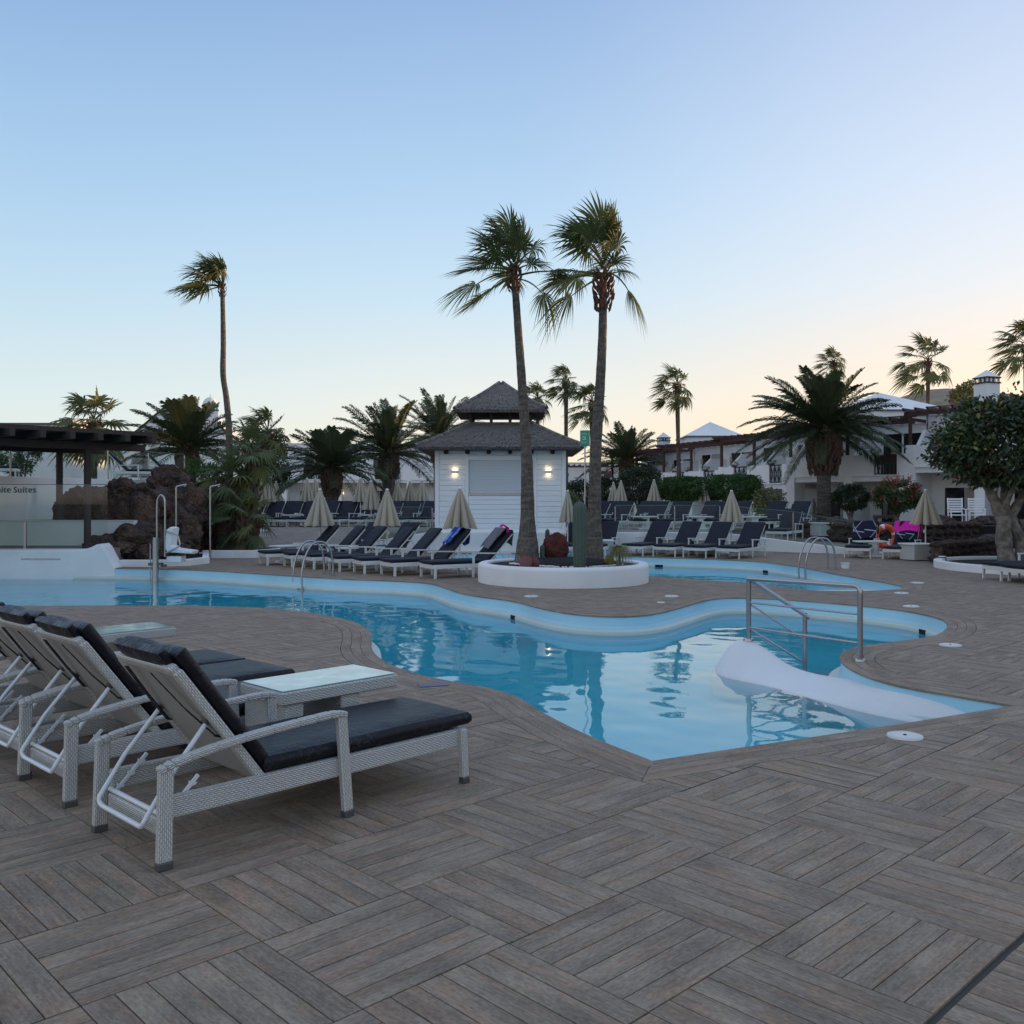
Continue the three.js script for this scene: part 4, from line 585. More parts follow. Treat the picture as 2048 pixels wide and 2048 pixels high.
{
  const shapes = [[0.43, 0.93, 1], [0.33, 0.95, 2], [0.38, 0.95, 3], [0.27, 0.92, 4]].map((a) => canopyGeo(...a)); const protos = {};
  const parasol = (x, y, Z, k, label, group, lean = 0) => { const h = 1.88; let t; const key = k; if (!protos[key]) { t = thing('parasol', label, 'parasol', [x, y, -Z], 0, group); part('canopy', shapes[k].clone().translate(0, h - 0.94, 0), M.canvas, t); part('pole', rod(v3(0, 0.02, 0), v3(0, h, 0), 0.02, 0.02, 10), M.frame, t); part('finial', new THREE.SphereGeometry(0.042, 12, 8).scale(1, 0.7, 1).translate(0, h + 0.01, 0), M.whitePlastic, t); part('base', new THREE.CylinderGeometry(0.27, 0.29, 0.06, 24).translate(0, 0.03, 0), M.whitePlastic, t); part('crank', bx(-0.03, 0.03, 0.72, 0.8, 0.015, 0.05), M.whitePlastic, t); protos[key] = t; } else t = copyOf(protos[key], [x, y, -Z], 0, label, group); t.rotation.y = x * 3.1; if (!group) delete t.userData.group; return t; };
  parasol(-1.22, 0, 22.1, 0, 'wide closed beige parasol in front of the white kiosk wall');
  parasol(-3.25, 0, 24.6, 2, 'closed beige parasol behind the middle of the poolside row');
  parasol(-5.0, 0, 24.6, 0, 'closed beige parasol at the ladder end of the poolside row');
  parasol(1.66, 0, 28.2, 3, 'slim closed beige parasol at the right corner of the kiosk');
  parasol(6.55, 0, 28.2, 2, 'closed beige parasol standing over the front row across the second pool');
  parasol(11.42, 0, 26.1, 0, 'wide closed beige parasol in front of the lava stone wall');
  
  [[441, 956, 3], [518, 947, 1], [537, 956, 1], [552, 964, 2], [614, 957, 1], [631, 958, 1], [721, 956, 1], [748, 962, 1], [795, 962, 1], [820, 963, 1], [844, 961, 2], [1227, 965, 1], [1242, 962, 1], [1308, 960, 1], [1405, 960, 2], [1517, 962, 2]].forEach(([px, tip, k]) => { const Z = 0.87 * 1890 / (1000 - tip); const left = px < 1000; parasol((px - 1024) * Z / 1890, TY, Z, k, left ? 'closed beige parasol among terrace loungers in front of the building with dark balconies' : 'closed beige parasol among terrace loungers in front of the clipped trees and bushes', left ? 'terrace parasols left of the kiosk' : 'terrace parasols right of the kiosk'); });
  parasol(-4.65, 0.35, 31.2, 1, 'closed beige parasol standing beside the greenish ramp glass');
}
// ------------------------------------------------------------------ towels, life ring, ladders, handrail, covers
{
  const drape = (w, hF, hB, seed) => { const n = 14, m = 26, pos = [], idx = [], uv = []; const tot = hF + hB; for (let j = 0; j <= m; j++) { const s = j / m * tot; for (let i = 0; i <= n; i++) { const u = i / n - 0.5; const wob = 0.014 * n3(u * 7 + seed, s * 5, seed); let x, y; if (s < hF) { const d = hF - s; x = d * Math.cos(134 * D2R) * -1; y = -d * Math.sin(134 * D2R); x += 0.085; y += 0.075; } else { const d = s - hF; x = -0.05; y = -d; } pos.push(x + wob + (s >= hF ? -0.02 : 0.012), y + 0.02 * Math.sin(u * 5 + seed) * (j === 0 || j === m ? 1.5 : 0.2), u * w * (1 - 0.1 * Math.abs(s - hF) / tot) + 0.02 * n3(s * 4, seed, u * 3)); uv.push(u, j / m); } } for (let j = 0; j < m; j++) for (let i = 0; i < n; i++) { const a = j * (n + 1) + i; idx.push(a, a + 1, a + n + 1, a + 1, a + n + 2, a + n + 1); } const g = new THREE.BufferGeometry(); g.setAttribute('position', new THREE.Float32BufferAttribute(pos, 3)); g.setAttribute('uv', new THREE.Float32BufferAttribute(uv, 2)); g.setIndex(idx); g.computeVertexNormals(); return g; };
  const cloth = (fn) => mat({ map: tex(128, 256, fn), roughness: 0.95, side: THREE.DoubleSide });
  const onBack = (name, label, lx, lz, deg, geo, m) => { const t = solo(name, geo, m, label, 'towel'); const a = deg * D2R; const hx = -0.03, hy = 0.955; t.position.set(lx + hx * Math.cos(a), hy, -(lz) - hx * Math.sin(a)); t.rotation.y = a; return t; };
  const l0 = rowL[0], l1 = rowL[1];
  const grey = cloth((u, v) => { const w = Math.abs(u - 0.5) < 0.16 && ((v * 22) % 1) < 0.6 && fbm(NG[1], u, v, 24, 40, 1) > 0.5; const n = fbm(NG[2], u, v, 32, 32, 2) * 0.1; return w ? [0.12, 0.12, 0.14] : [0.36 + n, 0.36 + n, 0.39 + n]; });
  onBack('towel', 'grey printed towel over the back of the lounger beside the planter', l0[0], l0[1], 180 + l0[2], drape(0.46, 0.6, 0.3, 1), grey);
  const navyT = cloth((u, v) => { const n = fbm(NG[2], u, v, 32, 32, 2) * 0.05; return [0.1 + n, 0.11 + n, 0.17 + n]; });
  const blue = cloth((u, v) => { const n = fbm(NG[2], u, v, 24, 24, 3); const white = fbm(NG[1], u, v, 5, 8, 2) > 0.63; return white ? [0.5, 0.6, 0.78] : [0.05 + n * 0.08, 0.16 + n * 0.12, 0.46 + n * 0.2]; });
  onBack('towel', 'crumpled bright blue towel hanging over a lounger back', l1[0], l1[1], 180 + l1[2], drape(0.36, 0.52, 0.34, 4), blue);
  const pk = cloth((u, v) => { const n = fbm(NG[2], u, v, 32, 32, 2) * 0.12; return [0.78 + n, 0.08 + n * 0.3, 0.55 + n]; });
  const pat = cloth((u, v) => { const d = Math.min(Math.abs(u - v * 0.9 - 0.1), Math.abs(u + v * 0.9 - 0.75), Math.abs(v - 0.22 - 0.1 * u)); return d < 0.014 ? [0.7, 0.72, 0.78] : [0.055, 0.055, 0.16]; });
  onBack('towel', 'bright pink towel over a lounger back in front of the lava wall', 11.4, 27.2, 238, drape(0.68, 0.42, 0.4, 2), pk);
  onBack('towel', 'navy towel with thin white lines over a lounger back', 10.46, 27.9, 242, drape(0.66, 0.72, 0.35, 3), pat);
  const nt = onBack('towel', 'dark navy towel bunched below the pink towel', 11.4, 27.2, 238, drape(0.5, 0.7, 0.02, 6), pat); nt.position.y -= 0.012; nt.position.z += -0.002;
  const pkS = solo('swimwear', drape(0.1, 0.1, 0.2, 7), pk, 'small pink garment hanging off the grey towel lounger', 'garment'); pkS.position.set(l0[0] + 0.05, 1.03, -l0[1] + 0.3); pkS.rotation.y = 4;
  // life ring
  const lr = thing('life_ring', 'orange life ring with white bands leaning on the lava wall', 'life ring', [11.5, 0.5, -29.1], 0.1); part('ring', new THREE.TorusGeometry(0.3, 0.085, 14, 40), M.orange, lr); for (let i = 0; i < 4; i++) part('band', new THREE.TorusGeometry(0.3, 0.088, 12, 6, 0.28).rotateZ(i * PI / 2 + 0.2), M.whitePlastic, lr);
  // ladders
  const ladder = (x, Z, turn, label) => { const t = thing('pool_ladder', label, 'pool ladder', [x, 0, -Z], turn); for (const s of [-1, 1]) { const z = s * 0.24; part('rail', pipe([v3(-0.13, -1.0, z), v3(-0.13, -0.3, z), v3(-0.13, 0.15, z), v3(-0.03, 0.5, z), v3(0.12, 0.7, z), v3(0.34, 0.72, z), v3(0.5, 0.55, z), v3(0.56, 0.25, z), v3(0.57, 0.0, z)], 0.021, 60, 10), M.steel, t); part('flange', new THREE.CylinderGeometry(0.045, 0.045, 0.015, 16).translate(0.57, 0.008, z), M.steel, t); } for (let i = 0; i < 3; i++) part('step', rb(-0.17, -0.09, -0.27 - i * 0.26, -0.245 - i * 0.26, -0.24, 0.24, 0.006), M.steel, t); return t; };
  ladder(-4.43, 20.1, 0.6, 'bent steel pool ladder at the edge of the large pool'); ladder(6.95, 22.2, 0.02, 'bent steel pool ladder at the far end of the second pool');
  // handrail with its white spur wall
  const sp = thing('spur_wall', 'rounded white wall rising from the water under the handrail', 'wall', [3.5, 0, -9.68], PI - 0.765);
  sp.position.set(0, 0, 0); sp.rotation.set(0, 0, 0);
  const ridge = new THREE.CatmullRomCurve3([[3.84, -0.16, 7.68], [3.62, -0.08, 7.95], [3.45, -0.055, 8.2], [3.33, -0.07, 8.47], [3.27, -0.09, 8.78], [3.26, -0.11, 9.1], [3.22, -0.15, 9.45], [3.06, -0.17, 9.8], [2.9, -0.13, 10.08], [2.76, -0.02, 10.35], [2.66, 0.035, 10.58], [2.56, 0.03, 10.72], [2.46, -0.1, 10.82], [2.4, -0.4, 10.88]].map(([x, y, Z]) => V(x, y, Z))), foot = new THREE.CatmullRomCurve3([[3.68, 7.64], [3.48, 7.85], [3.28, 8.1], [3.1, 8.36], [2.96, 8.64], [2.82, 8.92], [2.69, 9.2], [2.58, 9.46], [2.45, 9.66], [2.34, 9.84], [2.25, 10.0], [2.21, 10.2], [2.25, 10.5], [2.33, 10.8]].map(([x, Z]) => V(x, -0.27, Z)));
  { const n = 40, pos = [], idx = [], uvs = []; const K = 10; for (let i = 0; i <= n; i++) { const t = i / n, R = ridge.getPoint(t), F = foot.getPoint(t); const nn = R.clone().sub(F).setY(0); const wd = Math.max(0.02, nn.length()); nn.normalize(); const q = (f, y) => v3(lerp(R.x, F.x, f), y, lerp(R.z, F.z, f)); const dy = R.y + 0.27; const sec = [R.clone().addScaledVector(nn, 0.17).setY(-1.3), R.clone().addScaledVector(nn, 0.15).setY(R.y - 0.09), R.clone().addScaledVector(nn, 0.09).setY(R.y - 0.015), R.clone(), q(0.2, R.y - dy * 0.07), q(0.55, R.y - dy * 0.4), q(0.85, R.y - dy * 0.8), q(1, -0.27), F.clone().addScaledVector(nn, -0.1).setY(-0.6), F.clone().addScaledVector(nn, -0.12).setY(-1.3)]; for (let k = 0; k < K; k++) { pos.push(sec[k].x, sec[k].y, sec[k].z); uvs.push(t * 3, k * 0.15); } } for (let i = 0; i < n; i++) for (let k = 0; k < K - 1; k++) { const a2 = i * K + k; idx.push(a2, a2 + 1, a2 + K, a2 + 1, a2 + K + 1, a2 + K); } const g = new THREE.BufferGeometry(); g.setAttribute('position', new THREE.Float32BufferAttribute(pos, 3)); g.setAttribute('uv', new THREE.Float32BufferAttribute(uvs, 2)); g.setIndex(idx); g.computeVertexNormals(); const wm = M.white.clone(); wm.side = THREE.DoubleSide; part('wall', g, wm, sp); }
  const h = thing('handrail', 'steel handrail with slanted rail leading down into the water', 'handrail'); const A = (y) => V(2.66, y, 10.62), Bq = (y) => V(3.5, y, 9.5), C = (y) => V(3.27, y, 10.55);
  part('post', rod(A(0.02), A(0.76), 0.027), M.steel, h); part('post', rod(C(-0.9), C(0.36), 0.025), M.steel, h); part('top_rail', poly([A(0.74).add(v3(-0.02, 0, 0.02)), Bq(0.755), Bq(0.0)], 0.027, 6), M.steel, h);
  part('slanted_rail', rod(A(0.74), C(0.34).add(v3(0.05, -0.035, 0.01)), 0.025), M.steel, h);
  part('cross_bar', rod(A(0.47), Bq(0.47), 0.012), M.steel, h); part('cross_bar', rod(A(0.19), Bq(0.18), 0.012), M.steel, h); part('cross_bar', rod(A(0.46), C(0.06), 0.012), M.steel, h); part('cross_bar', rod(A(0.18), C(-0.2), 0.012), M.steel, h);
  part('flange', new THREE.CylinderGeometry(0.055, 0.06, 0.02, 20).translate(3.5, 0.012, -9.5), M.steel, h); part('flange', new THREE.CylinderGeometry(0.055, 0.06, 0.03, 20).translate(2.66, 0.05, -10.62), M.steel, h);
  // submerged steps behind the spur
  struct('pool_steps', [0, 1, 2].map((i) => bx(-0.55, 0.75, -1.5, -0.42 - i * 0.26, -0.3 - i * 0.32 - 0.32, -0.3 - i * 0.32).rotateY(0).translate(3.3, 0, -9.85)), M.poolPaint);
  const slide = struct('pool_ledge', new THREE.CylinderGeometry(1.0, 1.05, 0.5, 40).scale(1.05, 1, 0.42).translate(6.2, -0.32, -17.35), M.white);
  // white round covers in the deck
  const cover = (x, Z, r, label) => { const t = thing('deck_cover', label, 'cover', [x, 0, -Z]); part('lid', new THREE.CylinderGeometry(r, r + 0.004, 0.012, 32).translate(0, 0.006, 0), M.frame, t); part('ring', new THREE.TorusGeometry(r * 0.86, 0.004, 6, 32).rotateX(PI / 2).translate(0, 0.0125, 0), M.frame, t); part('keyhole', new THREE.CylinderGeometry(0.012, 0.012, 0.004, 12).translate(0, 0.0145, 0), M.black, t); };
  cover(2.69, 6.47, 0.115, 'white round cover in the deck close to the sharp pool corner'); cover(4.88, 10.52, 0.115, 'white round cover in the deck beyond the handrail'); cover(6.07, 14.37, 0.115, 'white round cover near the curved end of the large pool'); cover(6.76, 16.4, 0.115, 'white round cover at the tip of the second pool'); cover(2.68, 15.86, 0.115, 'white round cover on the promontory towards the handrail'); cover(0.32, 15.86, 0.115, 'white round cover on the promontory below the planter'); cover(7.91, 18.44, 0.115, 'white round cover beyond the second pool'); cover(2.35, 14.9, 0.06, 'small white cover at the promontory edge');
  const mk = solo('depth_mark', bx(-0.13, 0.13, 0.002, 0.006, -0.07, 0.07), mat({ map: tex(128, 64, (u, v) => { const k = fbm(NG[1], u, v, 24, 10, 2) > 0.5 && v > 0.2 && v < 0.8 && u > 0.08 && u < 0.92; return k ? [0.3, 0.38, 0.62] : [0.43, 0.42, 0.44]; }, true, 3.8, 7.1), roughness: 0.6 }), 'small faded blue painted mark on the deck near the pool edge', 'marking'); mk.position.set(-0.69, 0, -8.27); mk.rotation.y = 0.3;
  // white bucket-like inlet by the far ladder
  const bk = thing('deck_pot', 'small white pot standing on the deck behind the far ladder', 'pot', [7.9, 0, -22.4]); part('body', new THREE.CylinderGeometry(0.1, 0.09, 0.12, 18).translate(0, 0.06, 0), M.whitePlastic, bk); part('rim', new THREE.TorusGeometry(0.1, 0.012, 6, 20).rotateX(PI / 2).translate(0, 0.12, 0), M.frame, bk);
}
// ------------------------------------------------------------------ palms
const GRAV = v3(0, -1, 0), WIND = v3(-0.9, 0.0, 0.25);
function triGeo(pos) { const g = new THREE.BufferGeometry(); g.setAttribute('position', new THREE.Float32BufferAttribute(pos, 3)); g.computeVertexNormals(); return g; }
function fanFrond(o) {
  const { az, el, pet = 1, R = 0.9, sag = 0.3, droop = 0.5, wind = 0.25, seed = 1, n = 24, spread = 125 } = o; const r = rng(seed * 13 + 5);
  const d0 = v3(Math.cos(el) * Math.cos(az), Math.sin(el), Math.cos(el) * Math.sin(az)); const P = (t) => d0.clone().multiplyScalar(pet * t).addScaledVector(GRAV, pet * sag * t * t).addScaledVector(WIND, pet * wind * 0.5 * t * t);
  const pos = []; const hub = P(1), T = P(1).sub(P(0.93)).normalize(); let up = v3(0, 1, 0); let B = T.clone().cross(up); if (B.length() < 0.2) B = v3(-Math.sin(az), 0, Math.cos(az)); B.normalize(); const N = B.clone().cross(T).normalize(); const roll = (r() - 0.5) * 1.1; B.applyAxisAngle(T, roll); N.applyAxisAngle(T, roll);
  for (let k = 0; k < 6; k++) { const a = P(k / 6), b = P((k + 1) / 6), w0 = lerp(0.030, 0.010, k / 6), w1 = lerp(0.030, 0.010, (k + 1) / 6); for (const q of [B, N]) { const A = a.clone().addScaledVector(q, w0), A2 = a.clone().addScaledVector(q, -w0), C = b.clone().addScaledVector(q, w1), C2 = b.clone().addScaledVector(q, -w1); for (const v of [A, A2, C, A2, C2, C]) pos.push(v.x, v.y, v.z); } }
  const S = 6, half = spread * D2R, dphi = 2 * half / n;
  for (let i = 0; i < n; i++) {
    const ph = -half + (i + 0.5) * dphi, L = R * (0.7 + 0.3 * Math.cos(ph)) * (0.9 + r() * 0.2), dr = droop * (0.6 + r() * 0.8), wd = wind * (0.7 + r() * 0.6);
    const d = T.clone().multiplyScalar(Math.cos(ph)).addScaledVector(B, Math.sin(ph)).addScaledVector(N, 0.22).normalize(), e = T.clone().multiplyScalar(-Math.sin(ph)).addScaledVector(B, Math.cos(ph));
    const row = (s) => { const c = hub.clone().addScaledVector(d, L * s).addScaledVector(GRAV, R * dr * Math.pow(s, 2.4)).addScaledVector(WIND, R * wd * Math.pow(s, 1.8)); const join = 0.55; const w = s < join ? L * s * Math.tan(dphi / 2) * 1.02 : L * join * Math.tan(dphi / 2) * (1 - (s - join) / (1 - join)); return [c.clone().addScaledVector(e, -w), c.clone().addScaledVector(N, w * 0.5), c.clone().addScaledVector(e, w)]; };
    let a = row(0.02); for (let k = 1; k <= S; k++) { const b = row(k / S); for (const q of [a[0], a[1], b[0], a[1], b[1], b[0], a[1], a[2], b[1], a[2], b[2], b[1]]) pos.push(q.x, q.y, q.z); a = b; }
  }
  return triGeo(pos);
}
function trunkGeo(pts, radii, seg = 18, rows = 60, ringAmp = 0.03, seed = 1) {
  const c = new THREE.CatmullRomCurve3(pts, false, 'centripetal'), pos = [], uv = [], idx = []; const L = c.getLength(); const r = rng(seed); const off = []; for (let i = 0; i < 8; i++) off.push(r() * 6);
  for (let j = 0; j <= rows; j++) { const t = j / rows, p = c.getPointAt(t); const k = t * (radii.length - 1), i0 = Math.min(radii.length - 2, Math.floor(k)); const rad = lerp(radii[i0], radii[i0 + 1], k - i0) * (1 + ringAmp * Math.sin(j * 2.3 + off[0]) * 0.6 + ringAmp * Math.sin(j * 0.77 + off[1])); for (let i = 0; i <= seg; i++) { const a = i / seg * 2 * PI; const q = rad * (1 + 0.03 * Math.sin(3 * a + off[2] + t * 5)); pos.push(p.x + Math.cos(a) * q, p.y, p.z + Math.sin(a) * q); uv.push(i / seg, t * L); } }
  for (let j = 0; j < rows; j++) for (let i = 0; i < seg; i++) { const a = j * (seg + 1) + i; idx.push(a, a + seg + 1, a + 1, a + 1, a + seg + 1, a + seg + 2); }
  const g = new THREE.BufferGeometry(); g.setAttribute('position', new THREE.Float32BufferAttribute(pos, 3)); g.setAttribute('uv', new THREE.Float32BufferAttribute(uv, 2)); g.setIndex(idx); g.computeVertexNormals(); return g;
}
function bootGeo(h0, h1, rad, n, seed, len = 0.16, cx = 0, cz = 0) {       // stubs of old leaf bases
  const r = rng(seed), pos = []; for (let i = 0; i < n; i++) { const t = i / n, y = lerp(h0, h1, t), a = i * 2.39996 + r() * 0.3, R = typeof rad === 'function' ? rad(t) : rad; const d = v3(Math.cos(a), 0, Math.sin(a)), s = v3(-Math.sin(a), 0, Math.cos(a)); const l = len * (0.7 + r() * 0.6), w = len * 0.36 * (0.8 + r() * 0.4); const o = v3(cx, y, cz).addScaledVector(d, R * 0.9); const tip = o.clone().addScaledVector(d, l * (0.35 + 0.25 * r())).add(v3(0, l * 0.8, 0)); const A = o.clone().addScaledVector(s, w), B = o.clone().addScaledVector(s, -w), C = tip.clone().addScaledVector(s, w * 0.45), D = tip.clone().addScaledVector(s, -w * 0.45), E = o.clone().add(v3(0, -l * 0.5, 0)), F = o.clone().addScaledVector(d, l * 0.42).add(v3(0, -l * 0.05, 0)); for (const q of [A, F, C, F, D, C, B, D, F, E, F, A, E, B, F]) pos.push(q.x, q.y, q.z); } return triGeo(pos);
}
function fanPalm(o) {
  const { pos, path, radii, fronds, label, group, bootN = 40, bootR = 0.2, bootH = 0.5, bootMat = M.boots, R = 0.9, pet = 1, wind = 0.25, seed = 1, young = 0.3, lod = 24, dry = 0 } = o;
  const t = thing('fan_palm', label, 'palm', pos, 0, group); const top = path[path.length - 1];
  part('trunk', trunkGeo(path.map((p) => v3(...p)), radii, o.seg || 16, o.rows || 60, 0.02, seed), M.trunk, t);
  part('leaf_bases', bootGeo(top[1] - bootH, top[1] + 0.12, (k) => bootR * (0.75 + 0.4 * Math.sin(k * 3)), bootN, seed + 3, 0.15 * (bootR / 0.2), top[0], top[2]), bootMat, t);
  const r = rng(seed + 50); const list = fronds || Array.from({ length: o.count || 18 }, (_, i) => { const k = i / (o.count || 18); return { az: i * 2.39996, el: lerp(1.35, -0.55, Math.pow(k, 0.8)) + (r() - 0.5) * 0.3, y: lerp(0.2, -0.25, k) }; });
  list.forEach((f, i) => { const g = fanFrond({ pet: pet * (f.pet || 1) * (0.85 + r() * 0.3), R: R * (f.R || 1) * (0.88 + r() * 0.24), sag: f.sag ?? (0.15 + 0.45 * clamp(0.6 - f.el * 0.5, 0, 1)), droop: f.droop ?? (0.2 + 0.4 * r()), wind: f.wind ?? wind, seed: seed * 31 + i, n: lod, az: f.az, el: f.el }); const m = part('frond', g, (f.dry || r() < dry) ? M.fanDry : r() < young ? M.fanYoung : M.fan, t); m.position.set(top[0], top[1] + (f.y || 0), top[2]); });
  return t;
}
const a2 = (deg) => deg * D2R;
// the two planter palms (angles: 0 = right, 90 = towards the camera, 180 = left, 270 = away)
fanPalm({ pos: [0.3, 0.33, -19.3], path: [[0, 0, 0], [0.015, 0.35, 0], [0.02, 1.0, 0], [0.0, 2.2, 0], [-0.09, 3.6, 0], [-0.2, 5.1, 0], [-0.26, 5.95, 0]], radii: [0.27, 0.15, 0.125, 0.105, 0.095, 0.085, 0.075, 0.072], label: 'tall fan palm with flared trunk base in the left of the round planter', seed: 3, R: 0.64, pet: 0.66, wind: 0.22, bootN: 46, bootR: 0.12, bootH: 0.42, bootMat: M.redBoots, lod: 34, rows: 110, young: 0.25,
  fronds: [{ az: a2(200), el: 1.0, y: 0.1 }, { az: a2(185), el: 0.62 }, { az: a2(165), el: 0.35 }, { az: a2(170), el: 0.0, R: 1.1 }, { az: a2(200), el: -0.15, y: -0.1 }, { az: a2(150), el: -0.1, y: -0.15, pet: 0.55 }, { az: a2(90), el: 1.25, y: 0.2 }, { az: a2(250), el: 1.3, y: 0.2, R: 1.15 }, { az: a2(30), el: 1.15, y: 0.2 }, { az: a2(350), el: 0.85, y: 0.1 }, { az: a2(20), el: 0.55, pet: 0.8 }, { az: a2(5), el: 0.28, pet: 1.6, R: 0.75, sag: 0.2, y: -0.1 }, { az: a2(345), el: 0.15, pet: 1.15, R: 0.95, sag: 0.55, droop: 0.9, y: -0.15 }, { az: a2(300), el: 0.75 }, { az: a2(270), el: 0.4 }, { az: a2(100), el: 0.7, pet: 0.7 }, { az: a2(215), el: 0.95, R: 1.15 }, { az: a2(130), el: 1.05, R: 1.1 }, { az: a2(320), el: 1.1, R: 1.1 }, { az: a2(60), el: 0.95 }, { az: a2(180), el: 1.25, y: 0.2 }] });
fanPalm({ pos: [1.66, 0.33, -19.45], path: [[0, 0, 0], [0.02, 0.4, 0], [0.045, 1.3, 0], [0.07, 2.4, 0], [0.15, 3.6, 0], [0.2, 4.7, 0], [0.215, 5.85, 0]], radii: [0.23, 0.15, 0.125, 0.12, 0.105, 0.095, 0.085, 0.08], label: 'tall fan palm with brown shaggy neck in the right of the round planter', seed: 7, R: 0.7, pet: 0.68, wind: 0.2, bootN: 70, bootR: 0.17, bootH: 0.66, bootMat: M.redBoots, lod: 34, rows: 110, young: 0.3,
  fronds: [{ az: a2(190), el: 1.15, y: 0.3, R: 1.15 }, { az: a2(160), el: 0.95, y: 0.3, R: 1.15 }, { az: a2(90), el: 1.3, y: 0.4, R: 1.15 }, { az: a2(270), el: 1.35, y: 0.4, R: 1.1 }, { az: a2(20), el: 1.25, y: 0.4, R: 1.2, wind: 0.1 }, { az: a2(0), el: 1.05, y: 0.3, R: 1.0, wind: 0.3 }, { az: a2(200), el: 0.6 }, { az: a2(175), el: 0.3, pet: 1.25, R: 0.9 }, { az: a2(150), el: 0.1, y: 0.1, R: 0.9 }, { az: a2(195), el: -0.35, pet: 1.1, sag: 0.25, droop: 0.9, y: 0.05 }, { az: a2(340), el: 0.35, pet: 0.85, sag: 0.85, droop: 1.0, R: 0.95, y: 0.1, wind: 0.05 }, { az: a2(300), el: 0.8 }, { az: a2(60), el: 0.7, pet: 0.7 }, { az: a2(30), el: 0.5, pet: 0.6, R: 0.85 }, { az: a2(240), el: 0.6 }, { az: a2(215), el: 1.0, R: 1.15, y: 0.2 }, { az: a2(120), el: 1.0, R: 1.1, y: 0.2 }, { az: a2(330), el: 1.2, R: 1.15, y: 0.3 }, { az: a2(45), el: 0.95, y: 0.1 }, { az: a2(5), el: 1.3, R: 1.1, y: 0.4, wind: 0.05 }] });
// tall windswept palm on the left
fanPalm({ pos: [-8.67, 0.2, -29], path: [[0, 0, 0], [0.0, 1.5, 0], [0.0, 2.9, 0], [-0.02, 3.7, 0], [-0.1, 4.6, 0], [-0.19, 5.2, 0], [-0.19, 6.3, 0], [-0.22, 7.95, 0]], radii: [0.16, 0.12, 0.11, 0.10, 0.09, 0.085, 0.075, 0.065], label: 'very tall thin palm with windswept crown rising from the black planter bed', seed: 11, R: 0.74, pet: 0.62, wind: 0.3, bootN: 26, bootR: 0.1, bootH: 0.3, bootMat: M.redBoots, young: 0.55, lod: 24,
  fronds: [{ az: a2(180), el: 1.1 }, { az: a2(170), el: 0.8 }, { az: a2(200), el: 0.5 }, { az: a2(185), el: 0.35, pet: 1.7, R: 0.8 }, { az: a2(100), el: 1.2, wind: 0.4 }, { az: a2(260), el: 1.2 }, { az: a2(40), el: 1.35, wind: 0.4 }, { az: a2(330), el: 1.4, wind: 0.35 }, { az: a2(150), el: 0.25, droop: 0.3 }, { az: a2(210), el: 0.2 }, { az: a2(10), el: 1.25, pet: 1.0, R: 0.8, wind: 0.5 }, { az: a2(140), el: 0.8 }, { az: a2(230), el: 0.8 }, { az: a2(190), el: 1.1 }, { az: a2(160), el: 1.3 }, { az: a2(300), el: 1.3, wind: 0.4 }] });
